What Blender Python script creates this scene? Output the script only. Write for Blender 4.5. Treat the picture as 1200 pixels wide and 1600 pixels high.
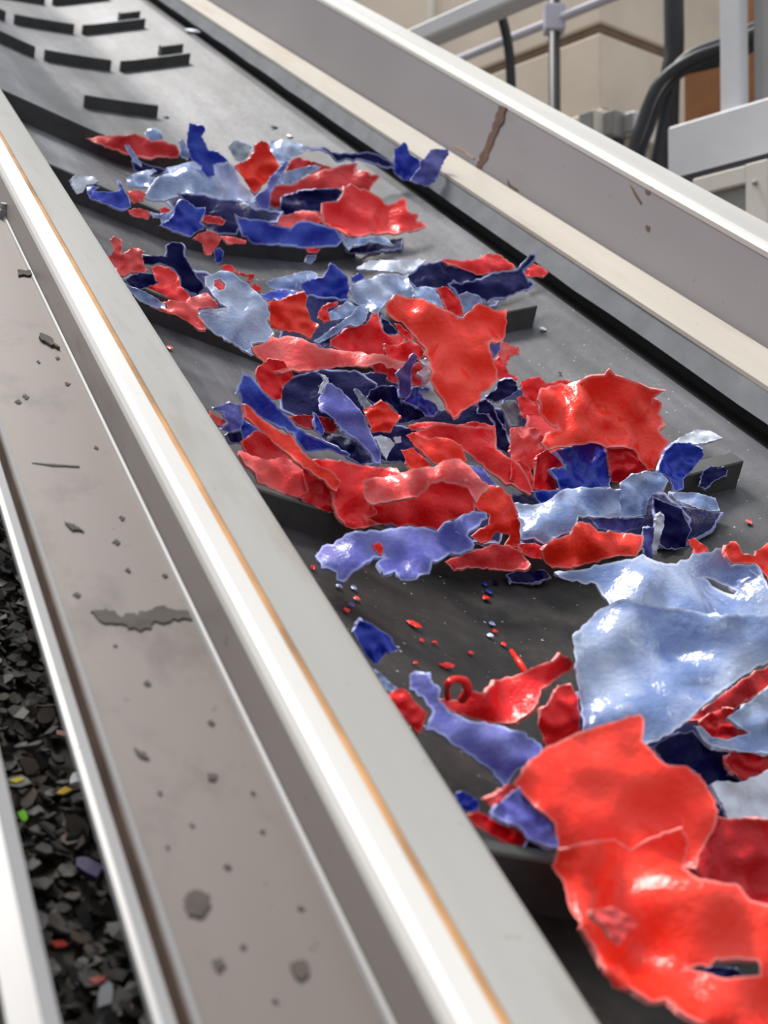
import bpy, bmesh, math, random
from mathutils import Vector, Matrix, noise
from mathutils.geometry import delaunay_2d_cdt

for o in list(bpy.data.objects):
    bpy.data.objects.remove(o)
scene = bpy.context.scene
COL = scene.collection
random.seed(11)

# ------------------------------------------------------------------ camera
FPX, HOR, VP = 2100.0, 870.0, (-360.0, -425.0)     # focal length in pixels of the 1200x1600 frame, horizon row, vanishing point of the belt
H = 0.75                                           # camera distance from the belt plane (m)
CAM = Vector((0, 0, 1.75))
PITCH = math.atan((HOR - 800) / FPX)
AX_R = Vector((1, 0, 0))
AX_F = Vector((0, math.cos(PITCH), math.sin(PITCH)))
AX_U = Vector((0, -math.sin(PITCH), math.cos(PITCH)))

def ray(px, py):
    return AX_R * (px - 600) + AX_U * (800 - py) + AX_F * FPX

cam_data = bpy.data.cameras.new('camera')
cam = bpy.data.objects.new('camera', cam_data)
COL.objects.link(cam)
cam.location = CAM
cam.rotation_euler = (math.pi / 2 + PITCH, 0, 0)
cam_data.sensor_fit = 'VERTICAL'
cam_data.sensor_height = 36
cam_data.sensor_width = 27
cam_data.lens = FPX / 1600 * 36
cam_data.clip_start = 0.02
cam_data.clip_end = 200
cam_data.dof.use_dof = True
cam_data.dof.focus_distance = 1.85
cam_data.dof.aperture_fstop = 6.0
scene.camera = cam

# ------------------------------------------------------------------ light
world = bpy.data.worlds.new('overcast_sky')
scene.world = world
world.use_nodes = True
bg = world.node_tree.nodes['Background']
bg.inputs['Color'].default_value = (0.86, 0.93, 1.0, 1)
bg.inputs['Strength'].default_value = 0.86
wt = world.node_tree                                # overcast sky: three times brighter overhead than at the horizon
w_tc = wt.nodes.new('ShaderNodeTexCoord')
w_sep = wt.nodes.new('ShaderNodeSeparateXYZ')
w_rmp = wt.nodes.new('ShaderNodeValToRGB')
w_el = w_rmp.color_ramp.elements
w_el[0].position, w_el[0].color = 0.0, (0.43, 0.455, 0.48, 1)
w_el[1].position, w_el[1].color = 1.0, (1.22, 1.30, 1.38, 1)
wt.links.new(w_tc.outputs['Generated'], w_sep.inputs[0])
wt.links.new(w_sep.outputs['Z'], w_rmp.inputs[0])
wt.links.new(w_rmp.outputs[0], bg.inputs['Color'])
sun_data = bpy.data.lights.new('sun', 'SUN')
sun = bpy.data.objects.new('sun', sun_data)
COL.objects.link(sun)
sun_data.energy = 4.2
sun_data.angle = math.radians(15)
sun_data.color = (1.0, 0.96, 0.9)
sun.rotation_euler = Vector((0.36, -0.34, -1.0)).to_track_quat('-Z', 'Y').to_euler()
sun.location = (-3, 3, 8)

vs = scene.view_settings
vs.view_transform = 'Standard'
vs.look = 'None'
vs.gamma = 1
vs.exposure = 0.0
vs.use_curve_mapping = False

# ------------------------------------------------------------------ conveyor frame of reference
AD = ray(*VP).normalized()                          # up along the belt
AC = AD.cross(Vector((0, 0, 1))).normalized()       # across, to the right
AN = AC.cross(AD)                                   # belt normal
CONV = Matrix(((AC.x, AD.x, AN.x, CAM.x), (AC.y, AD.y, AN.y, CAM.y), (AC.z, AD.z, AN.z, CAM.z), (0, 0, 0, 1)))

def lray(px, py):                                   # viewing ray in conveyor axes (across, along, normal)
    r = ray(px, py)
    return Vector((r.dot(AC), r.dot(AD), r.dot(AN)))

def belt_w(v):                                      # troughed belt: flat middle, two rising wings (units of H)
    a = 1.05 - v
    b = v - 1.40
    s = 0.03
    f = lambda x: 0.5 * (x + math.sqrt(x * x + s * s))
    return -1 + 0.30 * f(a) + 0.28 * f(b) - 0.006

def on_belt(px, py, lift=0.0):
    r = lray(px, py)
    w = -1.0
    for _ in range(14):
        p = r * (w / r.z)
        w = 0.5 * w + 0.5 * (belt_w(p.x) + lift)
    return r * (w / r.z)                            # units of H

# ------------------------------------------------------------------ materials
def srgb(r, g, b):
    f = lambda c: (c / 255 / 12.92) if c / 255 <= 0.04045 else ((c / 255 + 0.055) / 1.055) ** 2.4
    return (f(r), f(g), f(b), 1)

def new_mat(name):
    m = bpy.data.materials.new(name)
    m.use_nodes = True
    nt = m.node_tree
    b = nt.nodes['Principled BSDF']
    return m, nt, b

def node(nt, t, **kw):
    n = nt.nodes.new(t)
    for k, v in kw.items():
        if hasattr(n, k):
            setattr(n, k, v)
        else:
            n.inputs[k].default_value = v
    return n

def ramp(nt, stops):
    r = nt.nodes.new('ShaderNodeValToRGB')
    el = r.color_ramp.elements
    el[0].position, el[0].color = stops[0]
    el[1].position, el[1].color = stops[-1]
    for p, c in stops[1:-1]:
        e = el.new(p)
        e.color = c
    return r

def noise_node(nt, scale, detail=3, rough=0.55, stretch=None):
    tc = nt.nodes.new('ShaderNodeTexCoord')
    n = nt.nodes.new('ShaderNodeTexNoise')
    n.inputs['Scale'].default_value = scale
    n.inputs['Detail'].default_value = detail
    n.inputs['Roughness'].default_value = rough
    if stretch:
        mp = nt.nodes.new('ShaderNodeMapping')
        mp.inputs['Scale'].default_value = stretch
        nt.links.new(tc.outputs['Object'], mp.inputs['Vector'])
        nt.links.new(mp.outputs[0], n.inputs['Vector'])
    else:
        nt.links.new(tc.outputs['Object'], n.inputs['Vector'])
    return n

def mixc(nt, fac, a, b):
    m = nt.nodes.new('ShaderNodeMix')
    m.data_type = 'RGBA'
    for sock, val in ((m.inputs[0], fac), (m.inputs[6], a), (m.inputs[7], b)):
        if hasattr(val, 'links') or hasattr(val, 'is_linked'):
            nt.links.new(val, sock)
        else:
            sock.default_value = val
    return m.outputs[2]

def bump(nt, b, height, strength, dist=0.01):
    bn = nt.nodes.new('ShaderNodeBump')
    bn.inputs['Strength'].default_value = strength
    bn.inputs['Distance'].default_value = dist
    nt.links.new(height, bn.inputs['Height'])
    nt.links.new(bn.outputs[0], b.inputs['Normal'])

def plastic(name, base, scuff, edge, rough=0.3, scuff_amt=0.35, spec=0.5):
    m, nt, b = new_mat(name)
    n1 = noise_node(nt, 14, 5, 0.6)
    r1 = ramp(nt, [(0.42, (0, 0, 0, 1)), (0.78, (scuff_amt,) * 3 + (1,))])
    nt.links.new(n1.outputs['Fac'], r1.inputs[0])
    n2 = noise_node(nt, 60, 4, 0.7, (1, 0.35, 1))
    r2 = ramp(nt, [(0.62, (0, 0, 0, 1)), (0.75, (scuff_amt * 1.4,) * 3 + (1,))])
    nt.links.new(n2.outputs['Fac'], r2.inputs[0])
    c1 = mixc(nt, r1.outputs[0], base, scuff)
    c2 = mixc(nt, r2.outputs[0], c1, scuff)
    at = nt.nodes.new('ShaderNodeAttribute')           # stress-whitened band along the torn edge
    at.attribute_name = 'torn'
    mu = node(nt, 'ShaderNodeMath', operation='MULTIPLY')
    nt.links.new(at.outputs['Fac'], mu.inputs[0])
    nt.links.new(n1.outputs['Fac'], mu.inputs[1])
    m3 = node(nt, 'ShaderNodeMath', operation='MULTIPLY')
    nt.links.new(mu.outputs[0], m3.inputs[0])
    m3.inputs[1].default_value = 1.5
    m3.use_clamp = True
    c2 = mixc(nt, m3.outputs[0], c2, edge)
    nt.links.new(c2, b.inputs['Base Color'])
    b.inputs['Roughness'].default_value = rough
    b.inputs['Specular IOR Level'].default_value = spec
    n3 = noise_node(nt, 26, 5, 0.55)
    bump(nt, b, n3.outputs['Fac'], 0.5, 0.012)
    return m

def rim(name, col):
    m, nt, b = new_mat(name)
    n1 = noise_node(nt, 90, 3)
    r1 = ramp(nt, [(0.3, tuple(c * 0.75 for c in col[:3]) + (1,)), (0.7, col)])
    nt.links.new(n1.outputs['Fac'], r1.inputs[0])
    nt.links.new(r1.outputs[0], b.inputs['Base Color'])
    b.inputs['Roughness'].default_value = 0.55
    return m

RED_RIM_C, BLUE_RIM_C, PALE_RIM_C = srgb(250, 150, 145), srgb(180, 190, 240), srgb(214, 219, 242)
RED_RIM = rim('torn_red_edge', RED_RIM_C)
BLUE_RIM = rim('torn_blue_edge', BLUE_RIM_C)
PALE_RIM = rim('torn_pale_edge', PALE_RIM_C)
PL = {
    'red': (plastic('red_plastic', srgb(234, 14, 22), srgb(248, 100, 90), RED_RIM_C, 0.3, 0.22, 0.35), RED_RIM),
    'scarlet': (plastic('scarlet_plastic', srgb(250, 44, 24), srgb(255, 118, 94), RED_RIM_C, 0.27, 0.25, 0.35), RED_RIM),
    'crimson': (plastic('crimson_plastic', srgb(190, 8, 20), srgb(225, 70, 70), RED_RIM_C, 0.34, 0.15, 0.3), RED_RIM),
    'pink': (plastic('scuffed_pink_red_plastic', srgb(236, 66, 66), srgb(252, 178, 175), RED_RIM_C, 0.32, 0.5, 0.4), RED_RIM),
    'blue': (plastic('royal_blue_plastic', srgb(14, 44, 170), srgb(110, 145, 220), BLUE_RIM_C, 0.24, 0.28, 0.4), BLUE_RIM),
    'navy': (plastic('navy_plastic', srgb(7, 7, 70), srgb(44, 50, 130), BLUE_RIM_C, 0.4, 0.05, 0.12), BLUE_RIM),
    'violet': (plastic('violet_blue_plastic', srgb(80, 80, 168), srgb(168, 172, 224), BLUE_RIM_C, 0.32, 0.5, 0.4), BLUE_RIM),
    'pale': (plastic('pale_blue_plastic', srgb(108, 132, 186), srgb(206, 214, 230), PALE_RIM_C, 0.2, 0.75, 0.8), PALE_RIM),
    'white': (plastic('white_plastic', srgb(206, 212, 226), srgb(240, 240, 246), PALE_RIM_C, 0.3, 0.5), PALE_RIM),
    'grey': (plastic('grey_plastic', srgb(120, 130, 145), srgb(190, 195, 205), PALE_RIM_C, 0.3, 0.4), PALE_RIM),
}

def metal(name, base, dirt, spot_scale=9, spot=(0.58, 0.74), rough=0.42, metallic=0.25, stretch=(1, 0.25, 1), streak=0.0):
    m, nt, b = new_mat(name)
    n1 = noise_node(nt, spot_scale, 6, 0.65, stretch)
    r1 = ramp(nt, [(spot[0], (0, 0, 0, 1)), (spot[1], (1, 1, 1, 1))])
    nt.links.new(n1.outputs['Fac'], r1.inputs[0])
    n2 = noise_node(nt, 3.0, 3, 0.5, (3, 0.4, 1))
    r2 = ramp(nt, [(0.3, tuple(c * 0.82 for c in base[:3]) + (1,)), (0.7, base)])
    nt.links.new(n2.outputs['Fac'], r2.inputs[0])
    c = mixc(nt, r1.outputs[0], r2.outputs[0], dirt)
    n3 = noise_node(nt, 55, 3, 0.6)
    r3 = ramp(nt, [(0.68, (0, 0, 0, 1)), (0.76, (0.8, 0.8, 0.8, 1))])
    nt.links.new(n3.outputs['Fac'], r3.inputs[0])
    c = mixc(nt, r3.outputs[0], c, dirt)
    nt.links.new(c, b.inputs['Base Color'])
    b.inputs['Roughness'].default_value = rough
    b.inputs['Metallic'].default_value = metallic
    bump(nt, b, n1.outputs['Fac'], 0.08, 0.004)
    return m

def plain(name, col, rough=0.6, var=0.15, scale=6, metallic=0.0):
    m, nt, b = new_mat(name)
    n1 = noise_node(nt, scale, 4, 0.6)
    r1 = ramp(nt, [(0.3, tuple(c * (1 - var) for c in col[:3]) + (1,)), (0.7, tuple(min(1, c * (1 + var)) for c in col[:3]) + (1,))])
    nt.links.new(n1.outputs['Fac'], r1.inputs[0])
    nt.links.new(r1.outputs[0], b.inputs['Base Color'])
    b.inputs['Roughness'].default_value = rough
    b.inputs['Metallic'].default_value = metallic
    return m

M_GUARD = metal('galvanised_guard_plate', srgb(178, 175, 170), srgb(146, 136, 124), 14, (0.55, 0.85), 0.45, 0.1)
M_GUARD_EDGE = metal('bare_bent_edge', srgb(206, 202, 198), srgb(176, 164, 152), 10, (0.6, 0.9), 0.42, 0.1)
M_TRAY = metal('dirty_tray_steel', srgb(110, 100, 95), srgb(64, 56, 50), 10, (0.52, 0.8), 0.5, 0.1, (1, 0.6, 1))
M_FACE = metal('guard_face_steel', srgb(140, 131, 127), srgb(96, 86, 80), 8, (0.56, 0.85), 0.5, 0.1)
M_RAIL = metal('rail_steel', srgb(154, 152, 152), srgb(116, 106, 98), 10, (0.58, 0.9), 0.45, 0.1)
M_WALL = metal('side_wall_sheet', srgb(138, 130, 132), srgb(100, 82, 80), 6, (0.6, 0.9), 0.45, 0.1)
M_FLANGE = metal('cream_flange', srgb(196, 187, 175), srgb(168, 142, 116), 8, (0.55, 0.85), 0.55, 0.0)
M_ROLL = metal('bright_rolled_edge', srgb(226, 222, 216), srgb(190, 176, 160), 8, (0.68, 0.9), 0.35, 0.3)
M_RUST = plain('rust_sealant', srgb(184, 136, 88), 0.8, 0.45, 7)
M_STREAK = plain('rust_streak', srgb(88, 58, 40), 0.8, 0.3, 30)
M_GRIME = plain('grime', srgb(72, 65, 60), 0.9, 0.3, 40)
M_SKIRT = plain('skirt_rubber', srgb(112, 114, 118), 0.45, 0.2, 14)
M_DARK = plain('dark_void_steel', srgb(26, 24, 24), 0.7, 0.3)
M_CLEAT = plain('cleat_rubber', srgb(66, 66, 65), 0.5, 0.25, 30)

def belt_material():
    m, nt, b = new_mat('worn_belt_rubber')
    n1 = noise_node(nt, 5, 6, 0.65, (1, 0.5, 1))
    r1 = ramp(nt, [(0.3, srgb(56, 55, 57)), (0.5, srgb(86, 85, 89)), (0.72, srgb(116, 115, 121))])
    nt.links.new(n1.outputs['Fac'], r1.inputs[0])
    n2 = noise_node(nt, 130, 2, 0.5)
    r2 = ramp(nt, [(0.71, (0, 0, 0, 1)), (0.76, (1, 1, 1, 1))])
    nt.links.new(n2.outputs['Fac'], r2.inputs[0])
    n4 = noise_node(nt, 9, 4, 0.6, (1.6, 0.08, 1))       # wear streaks along the travel
    r4 = ramp(nt, [(0.35, (0.55, 0.55, 0.56, 1)), (0.65, (1.25, 1.25, 1.27, 1))])
    nt.links.new(n4.outputs['Fac'], r4.inputs[0])
    ms = nt.nodes.new('ShaderNodeMix')
    ms.data_type = 'RGBA'
    ms.blend_type = 'MULTIPLY'
    ms.inputs[0].default_value = 1.0
    nt.links.new(r1.outputs[0], ms.inputs[6])
    nt.links.new(r4.outputs[0], ms.inputs[7])
    # brown dirt caked on the lower belt, the pile's shade painted in, ragged border
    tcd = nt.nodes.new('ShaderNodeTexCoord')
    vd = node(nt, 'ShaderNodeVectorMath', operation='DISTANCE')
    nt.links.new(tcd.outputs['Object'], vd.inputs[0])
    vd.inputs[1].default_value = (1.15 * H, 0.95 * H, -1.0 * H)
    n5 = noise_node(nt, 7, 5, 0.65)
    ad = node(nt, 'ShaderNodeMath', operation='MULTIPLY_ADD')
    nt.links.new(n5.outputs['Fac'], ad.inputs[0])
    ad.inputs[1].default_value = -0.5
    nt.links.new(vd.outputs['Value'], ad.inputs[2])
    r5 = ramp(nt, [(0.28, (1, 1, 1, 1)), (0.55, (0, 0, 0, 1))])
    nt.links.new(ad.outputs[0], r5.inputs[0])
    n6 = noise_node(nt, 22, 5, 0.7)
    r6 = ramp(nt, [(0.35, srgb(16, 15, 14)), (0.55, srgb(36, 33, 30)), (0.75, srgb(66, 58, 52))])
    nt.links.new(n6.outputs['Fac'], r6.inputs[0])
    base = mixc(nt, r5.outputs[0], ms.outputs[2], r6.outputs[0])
    rr = ramp(nt, [(0.0, (0.5, 0.5, 0.5, 1)), (1.0, (0.6, 0.6, 0.6, 1))])
    nt.links.new(r5.outputs[0], rr.inputs[0])
    nt.links.new(rr.outputs[0], b.inputs['Roughness'])
    c = mixc(nt, r2.outputs[0], base, srgb(188, 190, 195))
    nt.links.new(c, b.inputs['Base Color'])
    b.inputs['Roughness'].default_value = 0.36
    b.inputs['Specular IOR Level'].default_value = 0.5
    b.inputs['Coat Weight'].default_value = 0.0
    b.inputs['Coat Roughness'].default_value = 0.4
    n3 = noise_node(nt, 40, 5, 0.6)
    bump(nt, b, n3.outputs['Fac'], 0.2, 0.006)
    return m
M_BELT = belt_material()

# ------------------------------------------------------------------ mesh helpers
def link(name, me, mats, parent=None):
    for m in (mats if isinstance(mats, (list, tuple)) else [mats]):
        me.materials.append(m)
    o = bpy.data.objects.new(name, me)
    COL.objects.link(o)
    if parent:
        o.parent = parent
    return o

def mesh_of(verts, faces, smooth=False):
    me = bpy.data.meshes.new('m')
    me.from_pydata([tuple(v) for v in verts], [], faces)
    bm = bmesh.new()
    bm.from_mesh(me)
    bmesh.ops.recalc_face_normals(bm, faces=bm.faces)
    bm.to_mesh(me)
    bm.free()
    if smooth:
        me.polygons.foreach_set('use_smooth', [True] * len(me.polygons))
    return me

def empty(name, label=None, cat=None, group=None, matrix=None, loc=None):
    o = bpy.data.objects.new(name, None)
    COL.objects.link(o)
    o.empty_display_size = 0.1
    if matrix is not None:
        o.matrix_world = matrix
    if loc is not None:
        o.location = loc
    return tag(o, label, cat, group)

def tag(o, label=None, cat=None, group=None, kind=None):
    for k, v in (('label', label), ('category', cat), ('group', group), ('kind', kind)):
        if v:
            o[k] = v
    return o

def profile(name, prof, u0, u1, mat, parent, nseg=1, fn=None, smooth=False):
    """closed cross-section [(v,w)] in units of H swept along the belt"""
    k = len(prof)
    vs_, fs = [], []
    for i in range(nseg + 1):
        u = u0 + (u1 - u0) * i / nseg
        for (v, w) in prof:
            if fn:
                v, w = fn(u, v, w)
            vs_.append((v * H, u * H, w * H))
    for i in range(nseg):
        for j in range(k):
            a, b = i * k + j, i * k + (j + 1) % k
            fs.append((a, b, b + k, a + k))
    fs.append(tuple(range(k)))
    fs.append(tuple(range(nseg * k, nseg * k + k)))
    return link(name, mesh_of(vs_, fs, smooth), mat, parent)

def box_verts(x0, x1, y0, y1, z0, z1):
    return [(x, y, z) for z in (z0, z1) for y in (y0, y1) for x in (x0, x1)], \
           [(0, 2, 3, 1), (4, 5, 7, 6), (0, 1, 5, 4), (2, 6, 7, 3), (0, 4, 6, 2), (1, 3, 7, 5)]

def bevelled(verts, faces, width, seg=2):
    me = mesh_of(verts, faces)
    bm = bmesh.new()
    bm.from_mesh(me)
    bmesh.ops.bevel(bm, geom=list(bm.edges), offset=width, segments=seg, profile=0.5, affect='EDGES')
    bm.to_mesh(me)
    bm.free()
    return me

def tube_mesh(path, rad, sides=8):
    path = [Vector(p) for p in path]
    rads = rad if isinstance(rad, (list, tuple)) else [rad] * len(path)
    vs_, fs = [], []
    for i, p in enumerate(path):
        t = (path[min(i + 1, len(path) - 1)] - path[max(i - 1, 0)]).normalized()
        a = t.cross(Vector((0.31, 0.2, 0.93)))
        if a.length < 1e-3:
            a = t.cross(Vector((1, 0, 0)))
        a.normalize()
        b = t.cross(a)
        for j in range(sides):
            q = 2 * math.pi * j / sides
            vs_.append(p + (a * math.cos(q) + b * math.sin(q)) * rads[i])
    n = len(path)
    for i in range(n - 1):
        for j in range(sides):
            a, b = i * sides + j, i * sides + (j + 1) % sides
            fs.append((a, b, b + sides, a + sides))
    fs.append(tuple(range(sides)))
    fs.append(tuple(range((n - 1) * sides, n * sides)))
    return mesh_of(vs_, fs, True)

def smooth_path(pts, n=6):
    pts = [Vector(p) for p in pts]
    out = []
    for i in range(len(pts) - 1):
        p0, p1, p2, p3 = pts[max(i - 1, 0)], pts[i], pts[i + 1], pts[min(i + 2, len(pts) - 1)]
        for k in range(n):
            t = k / n
            out.append(0.5 * ((2 * p1) + (p2 - p0) * t + (2 * p0 - 5 * p1 + 4 * p2 - p3) * t * t + (3 * p1 - p0 - 3 * p2 + p3) * t ** 3))
    out.append(pts[-1])
    return out

# ------------------------------------------------------------------ setting: floor and the wall far behind
me = mesh_of([(-12, -4, 0), (16, -4, 0), (16, 22, 0), (-12, 22, 0), (-12, -4, -.2), (16, -4, -.2), (16, 22, -.2), (-12, 22, -.2)],
             [(0, 1, 2, 3), (4, 5, 6, 7), (0, 1, 5, 4), (1, 2, 6, 5), (2, 3, 7, 6), (3, 0, 4, 7)])
tag(link('floor', me, plain('concrete_floor', srgb(110, 106, 100), 0.8, 0.2, 2)), 'grey concrete floor under the machines', None, None, 'structure')
vb, fb = box_verts(-6, 16, 14.0, 14.3, 0, 9)
tag(link('wall_back', mesh_of(vb, fb), plain('dim_back_wall', srgb(92, 84, 80), 0.8, 0.3, 0.6)), 'dim brown-grey wall far behind the machines', None, None, 'structure')

# ------------------------------------------------------------------ the cleated belt conveyor
U0, U1 = 0.1, 11.5
conv = empty('belt_conveyor', 'inclined troughed belt conveyor with black cleats and grey metal side wall', 'conveyor', None, CONV)

def build_belt():
    nv, nu = 40, 60
    v0, v1 = 0.585, 1.868
    vs_, fs = [], []
    for layer in (0, 1):
        for i in range(nu + 1):
            u = U0 + (U1 - U0) * i / nu
            for j in range(nv + 1):
                v = v0 + (v1 - v0) * j / nv
                vs_.append((v * H, u * H, (belt_w(v) - 0.014 * layer) * H))
    W = nv + 1
    off = (nu + 1) * W
    for i in range(nu):
        for j in range(nv):
            a = i * W + j
            fs.append((a, a + 1, a + 1 + W, a + W))
            fs.append((off + a, off + a + W, off + a + 1 + W, off + a + 1))
        for j in (0, nv):
            a = i * W + j
            fs.append((a, a + W, off + a + W, off + a))
    for i in (0, nu):
        for j in range(nv):
            a = i * W + j
            fs.append((a, a + 1, off + a + 1, off + a))
    return link('belt', mesh_of(vs_, fs, True), M_BELT, conv)
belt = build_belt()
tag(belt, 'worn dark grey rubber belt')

def cleat(u, va, vb_, ht=0.062, th=0.028, lean=0.0, end_u=0.0):
    """upright rubber bar following the trough"""
    n = max(2, int((vb_ - va) / 0.05))
    vs_, fs = [], []
    for i in range(n + 1):
        v = va + (vb_ - va) * i / n
        w = belt_w(v) - 0.004
        uu = u + end_u * (i / n)
        for (du, dw) in ((-th / 2, 0), (-th / 2 + 0.004, ht), (th / 2 - 0.004, ht), (th / 2, 0)):
            vs_.append((v * H, (uu + du + lean * dw) * H, (w + dw) * H))
    for i in range(n):
        for j in range(4):
            a, b = i * 4 + j, i * 4 + (j + 1) % 4
            fs.append((a, b, b + 4, a + 4))
    fs += [(0, 1, 2, 3), tuple(range(n * 4, n * 4 + 4))]
    me = mesh_of(vs_, fs)
    bm = bmesh.new()
    bm.from_mesh(me)
    bmesh.ops.bevel(bm, geom=[e for e in bm.edges if len(e.link_faces) == 2 and e.calc_face_angle(0) > 0.8], offset=0.002, segments=1, affect='EDGES')
    bm.to_mesh(me)
    bm.free()
    return link('cleat', me, M_CLEAT, belt)

ROW = [0.87, 1.70, 2.57, 3.43, 4.30]
for i, u in enumerate(ROW):
    cleat(u, 0.60, (0.93, 1.34, 1.36, 1.52, 1.33)[i], (0.07, 0.05, 0.066, 0.072, 0.072)[i])
    if i in (1, 2):
        cleat(u + 0.20, 1.60, 1.73, 0.06, 0.05)
cleat(5.15, 1.08, 1.36, 0.05)
for k, u in enumerate((6.02, 6.90, 7.76, 8.62, 9.5)):
    cleat(u, 0.80, 1.035, 0.05)
    cleat(u, 1.075, 1.36, 0.05)
    cleat(u, 1.40, 1.70, 0.05)
    cleat(u + 0.22, 1.62, 1.72, 0.05, 0.06)

# left guard: face, bent bright edge, rusty joint and sloping cover plate
profile('guard_face', [(0.456, -0.800), (0.4585, -0.738), (0.4625, -0.731), (0.470, -0.731), (0.470, -0.800)], 0.1, U1, M_FACE, conv)
profile('guard_edge', [(0.4585, -0.738), (0.4600, -0.731), (0.4650, -0.7245), (0.4720, -0.7205), (0.4935, -0.7195), (0.4935, -0.727), (0.472, -0.729), (0.4625, -0.738)], 0.1, U1, M_GUARD_EDGE, conv)
profile('rusty_joint', [(0.4935, -0.7215), (0.5035, -0.7235), (0.5035, -0.730), (0.4935, -0.730)], 0.1, U1, M_RUST, conv)
profile('cover_plate', [(0.5035, -0.7205), (0.585, -0.7455), (0.594, -0.7495), (0.597, -0.756), (0.597, -0.800), (0.590, -0.800), (0.590, -0.757), (0.5035, -0.730)], 0.1, U1, M_GUARD, conv)
# right side: rubber skirt, cream flange, wall sheet with rolled top
profile('rubber_skirt', [(1.925, -0.855), (1.933, -0.853), (1.962, -0.802), (1.957, -0.797), (1.950, -0.798)], 0.3, U1, M_SKIRT, conv, 60,
        lambda u, v, w: (v + 0.004 * noise.noise((u * 2.1, 0, 3)), w + (0.006 * noise.noise((u * 3.3, 1, 0)) if w < -0.84 else 0)))
profile('skirt_backing', [(1.87, -0.98), (2.13, -0.98), (2.13, -0.815), (1.975, -0.815), (1.975, -0.90), (1.87, -0.92)], 0.3, U1, M_DARK, conv)
profile('cream_flange', [(1.945, -0.793), (2.118, -0.7873), (2.118, -0.797), (1.945, -0.803)], 0.3, U1, M_FLANGE, conv)
profile('dark_joint', [(2.118, -0.792), (2.134, -0.792), (2.134, -0.800), (2.118, -0.800)], 0.3, U1, M_DARK, conv)
topw = lambda u: -0.600 + 0.0215 * (u - 2.56)
def wall_fn(u, v, w):
    if w > -0.7:
        return v, topw(u) + (w + 0.6)
    return v, w
profile('side_wall_sheet', [(2.130, -0.800), (2.185, -0.612), (2.197, -0.612), (2.142, -0.800)], 0.3, U1, M_WALL, conv, 30, wall_fn)
profile('rolled_top_edge', [(2.181, -0.620), (2.180, -0.607), (2.186, -0.597), (2.200, -0.592), (2.335, -0.590), (2.335, -0.600), (2.21, -0.604), (2.199, -0.620)], 0.3, U1, M_ROLL, conv, 30, wall_fn, False)
# return frame and legs under the belt
profile('frame_beam', [(0.50, -1.22), (0.56, -1.22), (0.56, -1.02), (0.50, -1.02)], 0.1, U1, M_RAIL, conv)
profile('frame_beam', [(2.10, -1.22), (2.16, -1.22), (2.16, -0.98), (2.10, -0.98)], 0.1, U1, M_RAIL, conv)
INV = CONV.inverted()
def leg(parent, u, v, w, r=0.03):
    top = CONV @ Vector((v * H, u * H, w * H))
    vs_, fs = box_verts(top.x - r, top.x + r, top.y - r, top.y + r, 0, top.z)
    link('leg', mesh_of([INV @ Vector(p) for p in vs_], fs), M_RAIL, parent)
for u in (0.6, 4.5, 9.0):
    for v in (0.53, 2.13):
        leg(conv, u, v, -1.2)

# pixel-traced flat marks lying on conveyor surfaces
def on_plane(px, py, a, b):
    """hit of a viewing ray with the plane through cross-section points a=(v,w), b=(v,w)"""
    r = lray(px, py)
    nv = Vector((-(b[1] - a[1]), 0, b[0] - a[0])).normalized()
    t = (nv.x * a[0] + nv.z * a[1]) / r.dot(nv)
    return r * t * H, nv

def decal(name, px, a, b, mat, parent, th=0.0012, jag=1.5):
    pts = []
    for i in range(len(px)):
        p, q = px[i], px[(i + 1) % len(px)]
        for k in range(4):
            t = k / 4
            pts.append((p[0] + (q[0] - p[0]) * t + random.uniform(-jag, jag), p[1] + (q[1] - p[1]) * t + random.uniform(-jag, jag)))
    top = []
    for p in pts:
        x, nv = on_plane(p[0], p[1], a, b)
        if nv.z < 0:
            nv = -nv
        if nv.dot(x) > 0:
            nv = -nv
        top.append((x + nv * th, x - nv * 0.0004))
    n = len(top)
    vs_ = [t[0] for t in top] + [t[1] for t in top]
    fs = [tuple(range(n)), tuple(range(n, 2 * n))] + [(i, (i + 1) % n, n + (i + 1) % n, n + i) for i in range(n)]
    return link(name, mesh_of(vs_, fs), mat, parent)

WA, WB, WC = (2.130, -0.800), (2.185, topw(4.6) - 0.012), (2.185, topw(3.1) - 0.012)
decal('rust_streak', [(781, 165), (792, 168), (786, 188), (776, 212), (766, 234), (757, 256), (750, 264), (744, 262), (750, 246), (760, 226), (768, 204), (775, 182)], WA, WB, M_STREAK, conv)
decal('scratch', [(985, 288), (992, 298), (1003, 316), (1002, 320), (996, 312), (987, 296)], WA, WC, M_STREAK, conv, 0.001, 0.5)
decal('rust_spot', [(1008, 296), (1016, 298), (1016, 304), (1009, 303)], WA, WC, M_STREAK, conv, 0.001, 0.7)
decal('rust_spot', [(1010, 352), (1016, 354), (1014, 362), (1009, 359)], WA, WC, M_STREAK, conv, 0.001, 0.7)
decal('rust_spot', [(793, 280), (800, 290), (812, 298), (806, 298), (794, 290)], WA, WC, M_STREAK, conv, 0.001, 0.7)
decal('rust_spot', [(710, 224), (730, 236), (742, 248), (738, 249), (724, 238), (709, 229)], WA, WB, plain('faint_rust', srgb(150, 128, 116), 0.8, 0.2), conv, 0.001, 0.7)

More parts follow.
